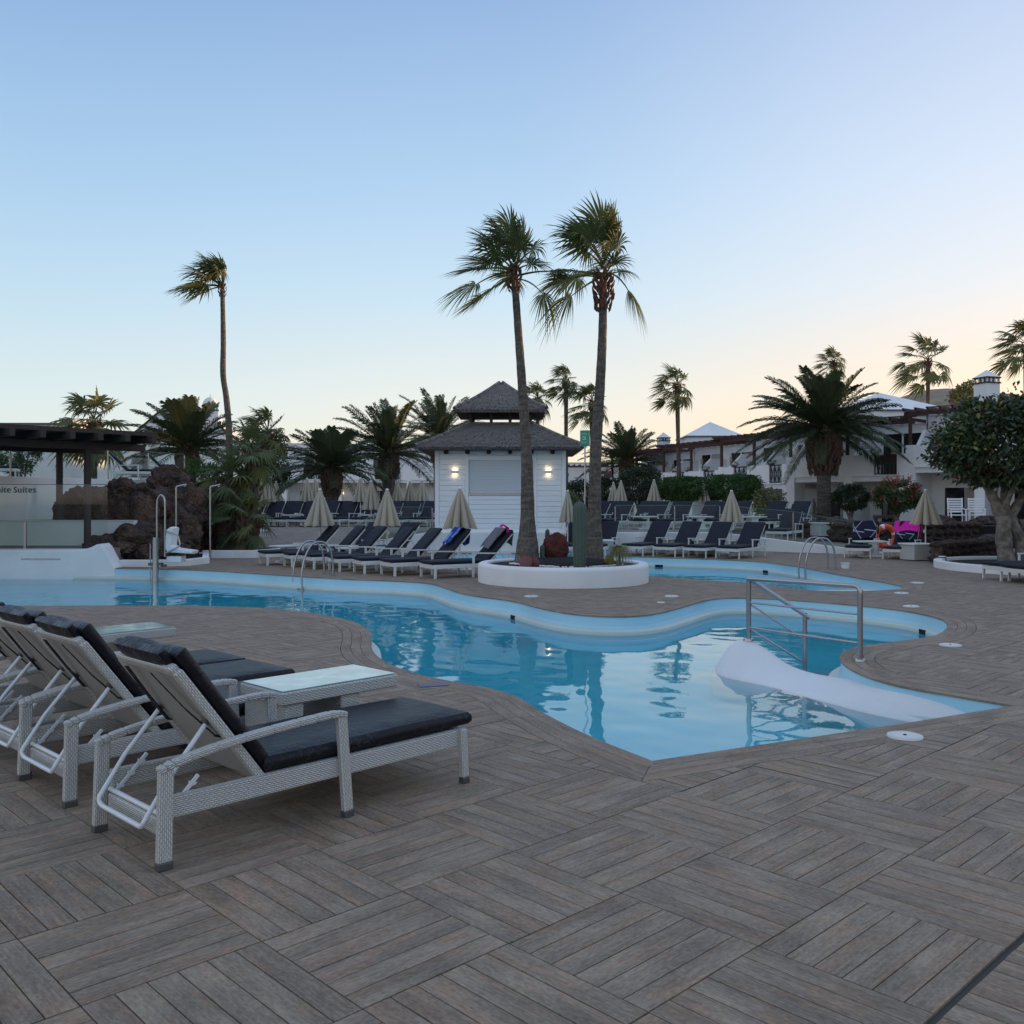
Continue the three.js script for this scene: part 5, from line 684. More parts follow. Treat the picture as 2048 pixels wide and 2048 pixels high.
{
  const at = (px, Z) => (px - 1024) * Z / 1890, hy = (py, Z) => 1.62 + (1000 - py) * Z / 1890;
  const simple = (px, py, Z, label, o = {}) => { const h = hy(py, Z) - 0.5; const lx = o.lean || 0; fanPalm({ pos: [at(px, Z) - lx, 0.5, -Z], path: [[0, 0, 0], [lx * 0.2, h * 0.3, 0], [lx * 0.6, h * 0.65, 0], [lx, h, 0]], radii: [o.r0 || 0.2, 0.13, 0.12, o.r1 || 0.11], label, seed: Math.round(px), R: o.R || 0.95, pet: o.pet || 1.0, wind: o.wind ?? 0.35, bootN: 36, bootR: o.bootR || 0.15, bootH: 0.5, bootMat: M.redBoots, lod: 18, count: o.count || 26, young: o.young ?? 0.35, rows: 40, seg: 12, fronds: o.fronds, group: o.group }); };
  simple(535, 868, 40, 'fan palm with orange brown trunk in front of the dark tree', { R: 0.66, pet: 0.75, r1: 0.14, bootR: 0.18 });
  simple(188, 846, 40, 'fan palm with red brown neck behind the dark pergola roof', { R: 0.95, pet: 0.9, r1: 0.18, r0: 0.3, bootR: 0.26, wind: 0.1, young: 0.4, count: 26 });
  simple(1354, 772, 55, 'tall fan palm standing alone left of the white pyramid roof', { R: 0.7, pet: 0.75, lean: -0.15, wind: 0.4, r1: 0.16, r0: 0.24, bootR: 0.2 });
  simple(1132, 762, 60, 'tall thin fan palm behind the kiosk, highest of its cluster', { R: 0.62, pet: 0.65, wind: 0.5, r1: 0.15, bootR: 0.2 });
  simple(1075, 798, 60, 'fan palm rising behind the upper thatch tier', { R: 0.66, pet: 0.7, wind: 0.35, r1: 0.16, bootR: 0.2, young: 0.6 });
  simple(1184, 806, 60, 'fan palm half hidden behind the right planter palm', { R: 0.78, pet: 0.85, wind: 0.35, r1: 0.17, bootR: 0.2 });
  simple(1856, 722, 75, 'fan palm standing high behind the white roofs', { R: 1.2, pet: 1.4, wind: 0.4, r1: 0.2, r0: 0.3, bootR: 0.24 });
  simple(2052, 690, 60, 'fan palm cut by the right border above the big tree', { R: 1.1, pet: 1.1, wind: 0.3, r1: 0.18, bootR: 0.22 });
  simple(1668, 725, 80, 'fan palm crown showing above the big date palm', { R: 0.78, pet: 0.8, wind: 0.5, r1: 0.2, bootR: 0.24, young: 0.6 });
  // young palms in the black bed by the lava rock
  const yp = (x, Z, h, R, label, s) => fanPalm({ pos: [x, 0.15, -Z], path: [[0, 0, 0], [0.05, h * 0.5, 0], [0.06, h, 0]], radii: [0.3, 0.24, 0.2, 0.17], label, seed: s, R: R * 0.72, pet: 0.5, wind: 0.12, bootN: 70, bootR: 0.25, bootH: h * 0.9, bootMat: M.boots, lod: 22, count: 20, young: 0.35, rows: 24 });
  yp(-7.9, 28.4, 2.9, 0.85, 'young fan palm, taller one of the bed beside the lava rock', 21); yp(-8.45, 27.9, 2.0, 0.85, 'young fan palm with bushy crown next to the thin tall trunk', 22); yp(-7.7, 27.3, 0.95, 0.75, 'lowest young fan palm with leaves close to the black gravel', 23);
}
function dateFrond(o) {
  const { az, el, L, sag = 0.5, seed, n = 46, leaf = 0.42 } = o; const r = rng(seed); const d0 = v3(Math.cos(az) * Math.cos(el), Math.sin(el), Math.sin(az) * Math.cos(el)); const P = (t) => d0.clone().multiplyScalar(L * t).addScaledVector(GRAV, L * sag * t * t * (0.4 + 0.6 * t)).addScaledVector(WIND, L * 0.04 * t * t);
  const pos = [], side = v3(-Math.sin(az), 0, Math.cos(az)); const roll = (r() - 0.5) * 0.7;
  for (let k = 0; k < 9; k++) { const a = P(k / 9), b = P((k + 1) / 9), w0 = lerp(0.05, 0.008, Math.pow(k / 9, 0.6)), w1 = lerp(0.05, 0.008, Math.pow((k + 1) / 9, 0.6)); for (const q of [side, v3(0, 1, 0)]) for (const v of [a.clone().addScaledVector(q, w0), a.clone().addScaledVector(q, -w0), b.clone().addScaledVector(q, w1), a.clone().addScaledVector(q, -w0), b.clone().addScaledVector(q, -w1), b.clone().addScaledVector(q, w1)]) pos.push(v.x, v.y, v.z); }
  for (let i = 0; i < n; i++) { const t = 0.14 + 0.86 * (i + r() * 0.6) / n, p = P(t), T = P(Math.min(1, t + 0.02)).sub(P(t - 0.02)).normalize(); const up = side.clone().cross(T).normalize(); if (up.y < 0) up.negate(); const l = leaf * (0.45 + 0.75 * Math.sin(PI * clamp(t * 0.92 + 0.05, 0, 1))) * (0.85 + r() * 0.3);
    for (const s of [1, -1]) { const e = side.clone().applyAxisAngle(T, roll).multiplyScalar(s); const d = T.clone().multiplyScalar(0.75).addScaledVector(e, 0.85).addScaledVector(up, 0.35 + 0.3 * (r() - 0.5)).normalize(); const q = p.clone().addScaledVector(d, l * 0.55), tip = p.clone().addScaledVector(d, l).addScaledVector(GRAV, l * (0.2 + 0.2 * r())).addScaledVector(WIND, l * 0.08); const w = T.clone().multiplyScalar(0.024).addScaledVector(up, 0.008); const A = p.clone().addScaledVector(w, 0.6), B = p.clone().addScaledVector(w, -0.6), C = q.clone().add(w), D = q.clone().sub(w); for (const v of [A, B, C, B, D, C, C, D, tip]) pos.push(v.x, v.y, v.z); } }
  return triGeo(pos);
}
function datePalm(o) {
  const { x, Z, base = 0.55, h, bulge, rad, L, count = 46, seed, label, yellow = 0, trunkR, leaf = 0.45 } = o; const t = thing('date_palm', label, 'palm', [x, base, -Z]); const H = h - base;
  part('trunk', trunkGeo([v3(0, 0, 0), v3(0, H * 0.5, 0), v3(0, H, 0)], [trunkR * 1.1, trunkR, trunkR, trunkR * 1.05, bulge * 0.8, bulge * 0.8], 18, 40, 0.03, seed), M.trunk, t);
  part('leaf_bases', [bootGeo(H - o.bh, H + 0.15, (k) => bulge * (0.62 + 0.42 * Math.sin(PI * clamp(k * 0.8 + 0.12, 0, 1))), 190, seed, 0.2 * bulge / 0.6, 0, 0), new THREE.SphereGeometry(bulge * 0.93, 18, 12).scale(1, o.bh * 0.62 / bulge, 1).translate(0, H - o.bh * 0.42, 0)], M.boots, t);
  const r = rng(seed + 9); for (let i = 0; i < count; i++) { const k = i / count; const el = lerp(1.4, -0.2, Math.pow(k, 0.8)) + (r() - 0.5) * 0.16; const f = part('frond', dateFrond({ az: i * 2.39996 + r() * 0.3, el, L: L * (0.82 + 0.25 * r()) * (k < 0.12 ? 0.8 : 1), sag: 0.12 + 0.2 * k + 0.08 * r(), seed: seed * 91 + i, n: o.n || 56, leaf }), r() < yellow * (1 - k * 0.6) ? M.dateYellow : M.date, t); f.position.set(0, H + 0.1 - 0.3 * k * bulge, 0); }
  return t;
}
datePalm({ x: 13.85, Z: 42, h: 4.75, bulge: 0.72, bh: 2.0, trunkR: 0.3, L: 3.7, count: 84, seed: 2, n: 74, leaf: 0.5, yellow: 0.06, label: 'large date palm with pineapple shaped trunk in front of the white houses' });
datePalm({ x: -6.0, Z: 46, h: 3.9, bulge: 0.5, bh: 1.25, trunkR: 0.3, L: 3.5, count: 54, seed: 3, label: 'date palm with thick scaly trunk beside the kiosk roof' });
datePalm({ x: -8.2, Z: 43, h: 3.0, bulge: 0.46, bh: 1.2, trunkR: 0.3, L: 2.9, count: 52, seed: 4, label: 'shorter date palm in front of the white balcony' });
datePalm({ x: -4.3, Z: 56, h: 5.2, bulge: 0.55, bh: 1.4, trunkR: 0.32, L: 3.8, count: 48, seed: 5, label: 'date palm partly hidden behind the thatched kiosk roof' });
datePalm({ x: -12.7, Z: 37, base: 0.5, h: 3.6, bulge: 0.45, bh: 1.0, trunkR: 0.3, L: 2.9, count: 50, seed: 6, yellow: 0.4, label: 'yellowing date palm behind the glass of the upper terrace' });
datePalm({ x: 7.3, Z: 60, h: 4.0, bulge: 0.5, bh: 1.2, trunkR: 0.3, L: 3.1, count: 48, seed: 7, yellow: 0.15, label: 'date palm above the dark bushes right of the kiosk' });
// ------------------------------------------------------------------ broadleaf trees and bushes
function leafCloud(rx, ry, rz, n, size, seed, o = {}) {
  const r = rng(seed), pos = []; const nc = o.clumps || 60, cl = []; for (let i = 0; i < nc; i++) { let x, y, z; do { x = r() * 2 - 1; y = r() * 2 - 1; z = r() * 2 - 1; } while (x * x + y * y + z * z > 1); const l = Math.hypot(x, y, z), k = Math.pow(l, 0.4) / l * (0.82 + 0.14 * r()); if (o.flat && y > 0) y *= 0.9; cl.push([x * k, y * k, z * k]); }
  const cs = o.cs || 0.24; for (let i = 0; i < n; i++) { const c = cl[Math.floor(r() * nc)]; let g = () => (r() + r() + r() - 1.5) * 1.2; let x = c[0] + g() * cs, y = c[1] + g() * cs, z = c[2] + g() * cs; if (o.flatTop && y > o.flatTop) y = o.flatTop + (y - o.flatTop) * 0.25; if (o.flatBottom !== undefined && y < o.flatBottom) y = o.flatBottom + (y - o.flatBottom) * 0.3; const p = v3(x * rx, y * ry, z * rz); const out = v3(x, y + 0.25, z).normalize(); const d = v3(r() - 0.5, r() - 0.5, r() - 0.5).normalize().multiplyScalar(0.9).addScaledVector(out, 0.9).normalize(); const s = size * (0.7 + r() * 0.6); const side = d.clone().cross(v3(r() - 0.5, r() - 0.5, r() - 0.5)).normalize(), nn = d.clone().cross(side); const A = p, B = p.clone().addScaledVector(d, s * 0.5).addScaledVector(side, s * (o.w || 0.24)).addScaledVector(nn, s * 0.06), C = p.clone().addScaledVector(d, s).addScaledVector(GRAV, s * 0.15), D = p.clone().addScaledVector(d, s * 0.5).addScaledVector(side, -s * (o.w || 0.24)).addScaledVector(nn, s * 0.06); for (const q of [A, B, C, A, C, D]) pos.push(q.x, q.y, q.z); }
  return triGeo(pos);
}
{
  const limb = (pts, r0, r1) => trunkGeo(pts.map((p) => v3(...p)), [r0, lerp(r0, r1, 0.5), r1], 12, 20, 0.05, Math.round(r0 * 999));
  // big tree at the right
  const t = thing('broadleaf_tree', 'large dark leaved tree with forked pale trunk at the right edge', 'tree', [12.25, 0.05, -23.3]);
  part('trunk', [limb([[-0.1, 0, 0.1], [-0.18, 0.6, 0.1], [-0.15, 1.1, 0.05], [-0.2, 1.35, 0]], 0.2, 0.17), limb([[0.3, 0, 0], [0.28, 0.5, 0.05], [0.1, 1.0, 0], [0.02, 1.25, 0]], 0.15, 0.14), limb([[-0.2, 1.2, 0.02], [-0.45, 1.7, 0.05], [-0.85, 2.25, 0.1]], 0.17, 0.06), limb([[0.0, 1.1, 0], [0.3, 1.6, 0], [0.75, 2.2, 0.05]], 0.15, 0.06), limb([[-0.05, 1.2, -0.05], [0.0, 1.9, -0.2], [0.1, 2.6, -0.1]], 0.12, 0.05), limb([[-0.2, 1.25, 0.05], [-0.1, 1.8, 0.35], [0.1, 2.4, 0.6]], 0.09, 0.04), limb([[0.6, 0, -0.1], [0.55, 0.5, -0.05], [0.35, 1.1, 0]], 0.1, 0.1)], M.bark, t);
  const cr = leafCloud(2.15, 1.22, 1.9, 11000, 0.165, 41, { clumps: 120, cs: 0.15, flatBottom: -0.72 }).translate(0.35, 2.95, 0); part('crown', cr, M.leafDark, t); part('crown_olive', leafCloud(2.15, 1.22, 1.9, 6500, 0.14, 42, { clumps: 100, cs: 0.17, flatBottom: -0.7 }).translate(0.35, 2.95, 0), M.leafMid, t); part('crown_yellow', leafCloud(2.18, 1.22, 1.95, 1300, 0.17, 43, { clumps: 90, cs: 0.16 }).translate(0.35, 2.9, 0), M.leafYellow, t); part('crown_red', leafCloud(2.2, 1.3, 1.95, 700, 0.15, 44, { clumps: 60, cs: 0.14 }).translate(0.35, 3.05, 0), M.leafRed, t);
  const bush = (x, Z, y, rx, ry, n, size, m, label, o = {}) => { const b = thing(o.name || 'bush', label, o.cat || 'bush', [x, TY - 0.05, -Z]); part('crown', leafCloud(rx, ry, rx * 0.9, n, size, Math.round(x * 17 + Z), o).translate(0, y - TY, 0), m, b); if (o.second) part('crown_tips', leafCloud(rx * 1.02, ry * 1.04, rx * 0.92, Math.round(n * (o.share || 0.15)), size, Math.round(x * 19 + Z), o).translate(0, y - TY + (o.lift || 0), 0), o.second, b); const st = [limb([[0.05, 0, 0], [-0.03, (y - TY) * 0.4, 0], [0.05, y - TY, 0]], 0.09, 0.05), limb([[-0.1, 0, 0.05], [0.1, (y - TY) * 0.5, 0], [rx * 0.4, y - TY, 0]], 0.06, 0.03), limb([[0.0, 0.1, 0], [-0.2, (y - TY) * 0.5, 0.05], [-rx * 0.4, y - TY, 0]], 0.06, 0.03)]; part('stems', st, M.bark, b); return b; };
  const HEDGE = { name: 'clipped_tree', cat: 'tree', clumps: 200, cs: 0.13, flatTop: 0.62, flatBottom: -0.55, second: M.leafMid, share: 0.35 };
  bush(7.55, 41.5, 2.15, 1.2, 0.72, 16000, 0.085, M.leafHedge, 'flat topped bright green clipped tree, left one of the pair', HEDGE); bush(9.7, 41.5, 2.2, 1.35, 0.78, 16000, 0.085, M.leafHedge, 'flat topped bright green clipped tree behind the front parasol', HEDGE);
  bush(6.5, 48, 2.35, 1.3, 0.95, 8000, 0.13, M.leafDark, 'dark dense bush below the far date palm', { clumps: 100, cs: 0.18 }); bush(3.4, 47, 1.75, 1.15, 0.9, 7000, 0.13, M.leafDark, 'dark bush between kiosk and the right planter palm', { clumps: 100, cs: 0.18 }); bush(4.9, 49, 2.0, 0.9, 0.9, 5000, 0.13, M.leafDark, 'dark bush behind the two terrace parasols', { clumps: 90, cs: 0.18 });
  bush(14.35, 40, 1.78, 0.8, 0.55, 6000, 0.1, M.leafDark, 'dark topiary ball bush right of the big date palm', { clumps: 110, cs: 0.15 }); bush(15.5, 38, 1.82, 0.95, 0.68, 8000, 0.1, M.leafMid, 'round bush with red flowers above the lava wall', { clumps: 120, cs: 0.15, second: M.flower, share: 0.12, lift: 0.16 });
  bush(9.9, 36.5, 1.45, 0.62, 0.65, 1500, 0.14, M.leafOlive, 'loose olive coloured shrub at the end of the terrace loungers', { clumps: 50, cs: 0.22, second: M.leafYellow }); bush(2.1, 36, 1.6, 0.4, 0.5, 900, 0.12, M.leafOlive, 'small olive shrub at the right corner of the kiosk', { clumps: 30, cs: 0.25 });
  bush(-12.9, 50, 3.6, 1.1, 1.9, 8000, 0.14, M.leafDark, 'dark upright tree behind the orange trunked palm', { name: 'broadleaf_tree', cat: 'tree', clumps: 90, cs: 0.2 });
  bush(-9.8, 33.2, 1.35, 0.8, 0.8, 4000, 0.1, M.leafMid, 'green shrub behind the right hand lava rock', { clumps: 60, cs: 0.2 }); bush(-10.4, 31.6, 2.5, 0.65, 0.55, 3500, 0.09, M.leafHedge, 'small round green shrub at the end of the upper terrace', { clumps: 60, cs: 0.2 });
  bush(-17.2, 33, 3.2, 0.75, 0.75, 4000, 0.09, M.leafMid, 'clipped green shrub behind the upper terrace loungers', { clumps: 60, cs: 0.16 }); bush(36, 74, 9.6, 1.6, 1.2, 1800, 0.3, M.leafYellow, 'small sunlit tree on the rise beside the tall chimney', { name: 'broadleaf_tree', cat: 'tree', clumps: 40, cs: 0.25 });
  bush(6.2, 40.8, 1.0, 0.45, 0.4, 700, 0.12, M.leafOlive, 'low olive plant under the clipped trees', { clumps: 30, cs: 0.25 }); bush(-2.0, 44, 1.2, 0.5, 0.4, 800, 0.14, M.leafYellow, 'low yellowish plant between terrace parasols', { clumps: 30, cs: 0.25 });
}
// ------------------------------------------------------------------ white two-storey houses
function houseRow(o) {
  // from a to b along the front, seen from the court the front runs left to right
  const { a, b, base = 0.3, units, label, seed = 1, dz = 8 } = o; const bays = o.bays || 1; const d = [b[0] - a[0], b[1] - a[1]], L = Math.hypot(...d), turn = Math.atan2(d[1], d[0]);
  const h = thing('terraced_house', label, 'building', [a[0], base, -a[1]], turn); const r = rng(seed); const n = units * bays, u = L / n; const W = M.white;
  // ground floor back wall, floor slab, upper wall, roof
  part('ground_floor_wall', bx(0.02, L - 0.02, 0, 2.75, -dz, -1.9), W, h); part('floor_slab', bx(0, L, 2.75, 2.98, -dz, -0.04), W, h); part('upper_wall', bx(0.04, L - 0.04, 2.98, o.flat ? 5.75 : 5.45, -dz, -2.4), W, h);
  part('roof', [bx(0, L, o.flat ? 5.75 : 5.45, o.flat ? 6.05 : 5.8, -dz - 0.1, -2.3)], W, h); part('roof_edge', bx(-0.02, L + 0.02, o.flat ? 6.05 : 5.8, o.flat ? 6.11 : 5.86, -dz - 0.12, -2.26), M.darkSteel, h);
  for (let i = 0; i < n; i++) {
    const x0 = i * u; part('pier', bx(x0 + 0.0, x0 + 0.42, 0, 3.98, -2.3, 0.02), W, h); if (i === n - 1) part('pier', bx(L - 0.3, L, 0, 3.97, -2.3, 0.02), W, h);
    const o0 = x0 + u * (0.46 + 0.1 * r()), o1 = x0 + u * (0.86 + 0.06 * r());
    part('balcony_wall', [bx(x0 + 0.42, o0, 2.98, 3.95, -0.18, 0.0), bx(o1, x0 + u - 0.001, 2.98, 3.95, -0.18, 0.0)], W, h); part('ledge', bx(x0 + 0.42, x0 + u, 2.98, 3.04, 0.0, 0.05), W, h);
    const rl = [bx(o0, o1, 3.9, 3.96, -0.12, -0.07), bx(o0, o1, 3.06, 3.11, -0.12, -0.07)]; const m = 3; for (let k = 0; k <= m; k++) { const x = lerp(o0 + 0.02, o1 - 0.02, k / m); rl.push(bx(x - 0.02, x + 0.02, 3.0, 3.93, -0.115, -0.075)); }
    if (o.cross) for (let k = 0; k < m; k++) { const xa = lerp(o0 + 0.02, o1 - 0.02, k / m), xb = lerp(o0 + 0.02, o1 - 0.02, (k + 1) / m); rl.push(bar(v3(xa, 3.1, -0.095), v3(xb, 3.9, -0.095), 0.03, 0.035, 0.003), bar(v3(xa, 3.9, -0.09), v3(xb, 3.1, -0.09), 0.03, 0.035, 0.003)); } else { const q = Math.floor((o1 - o0) / 0.16); for (let k = 1; k < q; k++) { const x = lerp(o0, o1, k / q); rl.push(bx(x - 0.045, x + 0.045, 3.06, 3.55, -0.11, -0.08)); } rl.push(bx(o0, o1, 3.5, 3.9, -0.105, -0.085)); }
    part('railing', rl, M.darkWood, h);
    // upper door with frame and panes, lower dark door
    const ww = Math.min(2.0, u * 0.64), wx = x0 + Math.min(u * (o.doorAt || 0.5), u - ww - 0.15); const win = part('window', [bx(wx - 0.06, wx, 2.98, 5.1, -2.4, -2.33), bx(wx + ww, wx + ww + 0.06, 2.98, 5.1, -2.4, -2.33), bx(wx, wx + ww, 5.02, 5.1, -2.4, -2.335), bx(wx + ww / 2 - 0.04, wx + ww / 2 + 0.04, 2.98, 5.02, -2.4, -2.33)], M.whitePlastic, h);
    part('pane', bx(wx, wx + ww / 2 - 0.04, 2.98, 5.02, -2.395, -2.37), M.darkGlass, win); part('pane', bx(wx + ww / 2 + 0.04, wx + ww, 2.98, 5.02, -2.395, -2.37), i % 2 ? M.darkGlass : M.curtain, win);
    const gx = x0 + Math.min(u * 0.45, u - 1.9); const dr = part('door', [bx(gx - 0.06, gx, 0, 2.15, -1.9, -1.84), bx(gx + 1.7, gx + 1.76, 0, 2.15, -1.9, -1.84), bx(gx, gx + 1.7, 2.1, 2.18, -1.9, -1.845)], M.whitePlastic, h); part('pane', bx(gx, gx + 0.83, 0, 2.1, -1.895, -1.87), M.darkGlass, dr); part('pane', bx(gx + 0.87, gx + 1.7, 0, 2.1, -1.895, -1.865), i % 3 ? M.darkGlass : M.curtain, dr);
    // sloped divider between balconies
    const dv = extrude([[0, 2.98], [2.15, 2.98], [2.15, 3.75], [1.1, 4.7], [0, 4.7]], 0.16).rotateY(-PI / 2).translate(x0 + 0.4, 0, -2.4); part('divider', dv, W, h);
    if (u > 4) part('divider', dv.clone().translate(u * 0.62, 0, 0), W, h);
    // vent or lamp block
    part('wall_box', bx(x0 + 0.75, x0 + 0.95, 4.5, 4.8, -2.4, -2.32), M.canvas, h);
    // pergola
    if (o.pergola) { for (const px of u > 4 ? [x0 + 0.1, x0 + u * 0.55] : [x0 + 0.1]) part('pergola_post', [bx(px, px + 0.12, 3.95, 5.3, -0.16, -0.04), bx(px - 0.22, px + 0.34, 5.22, 5.3, -0.15, -0.05)], M.redWood, h); }
  }
  if (o.pergola) { part('pergola_beam', bx(-0.1, L + 0.1, 5.3, 5.46, -0.17, -0.03), M.redWood, h); const rf = [], q = Math.round(L / 0.55); for (let k = 0; k <= q; k++) { const x = lerp(0.05, L - 0.05, k / q); rf.push(extrude([[0, 5.46], [2.75, 5.46], [2.9, 5.6], [0, 5.6]], 0.09).rotateY(-PI / 2).translate(x + 0.045, 0, -2.45)); } part('rafters', rf, M.redWood, h); }
  // pots along the parapets
  return { h, L, u, turn, a, base };
}
function parapetPots(hr, list) { const { a, turn, base } = hr; for (const x of list) { const p = thing('potted_cactus', 'round cactus in a low dark pot on the balcony parapet', 'potted plant', [a[0] + Math.cos(turn) * x + Math.sin(turn) * 0.09 * -1, base + 3.95, -a[1] - Math.sin(turn) * x - Math.cos(turn) * 0.09], 0, 'potted plants on the balcony parapets'); part('pot', new THREE.CylinderGeometry(0.17, 0.13, 0.09, 14).translate(0, 0.045, 0), M.darkSteel, p); part('plant', leafCloud(0.21, 0.14, 0.21, 220, 0.06, Math.round(x * 10), { clumps: 14, cs: 0.3 }).translate(0, 0.19, 0), M.leafOlive, p); } }
{
  const U = [[[25.7, 33.8], [21.6, 37.9], 0.4], [[21.6, 37.9], [17.5, 42], 0.07], [[17.5, 42], [13.4, 46.1], -0.28], [[13.4, 46.1], [11.2, 51.3], -0.58], [[11.2, 51.3], [8.9, 56.5], -0.72], [[8.9, 56.5], [6.4, 61.9], -0.9]];
  const names = ['white house unit with brown pergola hidden behind the big tree', 'white house unit with brown pergola and high front pier beside the big tree', 'white house unit with slatted dark balcony railing behind the big date palm', 'white house unit with crossed railings left of the big date palm', 'white house unit with crossed railings above the clipped trees', 'white house unit with orange glinting window below the small chimney'];
  U.forEach(([r0, l0, base], i) => { const H = houseRow({ a: l0, b: r0, units: 1, bays: 2, label: names[i], seed: 3 + i, pergola: true, cross: i > 2, doorAt: 0.3, base }); parapetPots(H, [1.3, 2.7, 4.4]); });
  const Dd = houseRow({ a: [-1.5, 92], b: [11, 92], units: 2, label: 'low white houses with brown pergola glimpsed right of the kiosk', seed: 6, pergola: true, base: -0.5 });
  const E = houseRow({ a: [-26, 77], b: [-3, 79], units: 4, label: 'white two-storey building with dark balconies behind the left terrace parasols', seed: 8, flat: true, base: 0.3 }); parapetPots(E, [8.1, 13.7, 19.6]);
  const F = houseRow({ a: [25.2, 34.4], b: [27, 14], units: 3, label: 'white houses continuing beyond the big tree', seed: 9, pergola: true }); const G = houseRow({ a: [26.9, 14.6], b: [27.3, -14], units: 4, label: 'white houses along the right side of the court', seed: 10, pergola: true });
  // pyramid roofs and chimneys
  const pyr = (x, Z, w, y0, y1, label, by = 5.8) => { const t = thing('pyramid_roof_house', label, 'building', [x, by, -Z]); part('wall', bx(-w, w, 0, y0 - by, -w, w), M.white, t); part('eaves', bx(-w - 0.12, w + 0.12, y0 - by, y0 - by + 0.08, -w - 0.12, w + 0.12), M.darkSteel, t); const g = new THREE.ConeGeometry(w * 1.414, y1 - y0, 4, 1).rotateY(PI / 4).toNonIndexed(); g.computeVertexNormals(); part('roof', uvm(g.translate(0, (y0 + y1) / 2 - by + 0.08, 0)), M.white, t); };
  pyr(13.2, 63, 1.85, 5.7, 6.75, 'white house block with a white pyramid roof', 4.2); pyr(20.4, 52.5, 2.8, 6.3, 7.5, 'white sloping roof behind the big date palm', 4.6);
  const chim = (x, Z, w, y0, y1, label, dome) => { const t = thing('chimney', label, 'chimney', [x, y0, -Z], 0.35); const H = y1 - y0; part('shaft', bx(-w, w, 0, H * 0.7, -w, w), M.white, t); part('cornice', [bx(-w * 1.12, w * 1.12, H * 0.7, H * 0.7 + 0.06, -w * 1.12, w * 1.12), bx(-w * 1.12, w * 1.12, H * 0.7 + 0.42 * w * 1.5, H * 0.7 + 0.42 * w * 1.5 + 0.06, -w * 1.12, w * 1.12)], M.darkWood, t); const ps = []; for (let i = 0; i < 4; i++) for (let k = 0; k < 4; k++) { const q = lerp(-w, w - w * 0.2, k / 3.0); const a = bx(q, q + w * 0.2, H * 0.7 + 0.06, H * 0.7 + 0.42 * w * 1.5, w * 0.82, w).rotateY(i * PI / 2); ps.push(a); } part('vent_posts', ps, M.white, t); part('vent_core', bx(-w * 0.5, w * 0.5, H * 0.7, H * 0.7 + 0.6 * w, -w * 0.5, w * 0.5), M.black, t); const yb = H * 0.7 + 0.42 * w * 1.5 + 0.06; if (dome) { part('dome', new THREE.SphereGeometry(w * 1.02, 20, 12, 0, 2 * PI, 0, PI / 2).scale(1, 1.15, 1).translate(0, yb, 0), M.white, t); part('finial', rod(v3(0, yb + w, 0), v3(0, yb + w * 1.6, 0), 0.03, 0.015, 6), M.darkSteel, t); } else { const g = new THREE.ConeGeometry(w * 1.5, H * 0.22, 4, 1).rotateY(PI / 4).toNonIndexed(); g.computeVertexNormals(); part('cap', g.translate(0, yb + H * 0.11, 0), M.white, t); } };
  chim(21.7, 43.2, 0.38, 5.8, 7.4, 'white square chimney with dark lattice top above the big tree'); chim(15.3, 53.5, 0.24, 5.0, 6.0, 'plain white chimney block left of the big date palm'); chim(10.1, 63, 0.32, 4.4, 6.0, 'small white chimney with lattice top left of the pyramid roof'); chim(18.3, 47.5, 0.2, 5.5, 6.3, 'small white vent stack on the house roof');
  // gabled house with dome tower on the far left
  const g = thing('gabled_house', 'white house with a curved dark edged gable on the far left', 'building', [-26.2, 0.3, -75], 0.12); const prof = [[-5, 0], [5, 0], [5, 5.4], [4.6, 5.8], [3.2, 6.9], [2.0, 8.0], [1.2, 8.7], [0.4, 8.9], [-0.4, 8.9], [-1.2, 8.7], [-2.0, 8.0], [-3.2, 6.9], [-4.6, 5.8], [-5, 5.4]]; part('gable_wall', extrude(prof, 9, 0).translate(0, 0, -9), M.white, g); part('gable_edge', [[3, 12]].flatMap(() => { const e = []; for (let i = 2; i < prof.length - 1; i++) e.push(bar(v3(prof[i][0], prof[i][1] + 0.06, -0.1), v3(prof[i + 1][0], prof[i + 1][1] + 0.06, -0.1), 0.5, 0.14, 0.01)); return e; }), M.darkWood, g); part('finial', rod(v3(0, 8.8, -0.1), v3(0, 9.4, -0.1), 0.05, 0.03, 6), M.darkSteel, g); part('wing', bx(5, 8, 0, 5.6, -9, -1), M.white, g);
  chim(-23.0, 72, 0.55, 5.6, 9.6, 'white chimney tower with a small dome on the far left', true);
  const hb = thing('flat_roof_building', 'flat roofed white building behind the dark pergola', 'building', [-22.5, 0.3, -42]); part('wall', bx(-9, 2.9, 0, 4.65, -8, 0), M.white, hb); part('roof_edge', bx(-9.05, 2.95, 4.65, 4.75, -8.05, 0.05), M.darkSteel, hb); part('parapet_block', bx(2.4, 3.0, 4.75, 4.97, -2, 0.06), M.white, hb);
  // hill far behind on the right
  const pos = [], idx = [], N = 60; for (let j = 0; j <= N; j++) for (let i = 0; i <= N; i++) { const x = i / N, z = j / N; const hgt = 33 * Math.exp(-Math.pow((x - 0.52) / 0.22, 2)) * Math.sin(PI * z) * (1 + 0.12 * n3(x * 9, z * 7, 1)); pos.push(-5 + x * 260, hgt - 1, -200 - z * 150); } for (let j = 0; j < N; j++) for (let i = 0; i < N; i++) { const q = j * (N + 1) + i; idx.push(q, q + 1, q + N + 1, q + 1, q + N + 2, q + N + 1); } const hg = new THREE.BufferGeometry(); hg.setAttribute('position', new THREE.Float32BufferAttribute(pos, 3)); hg.setIndex(idx); hg.computeVertexNormals(); struct('hill', uvm(hg), M.hill);
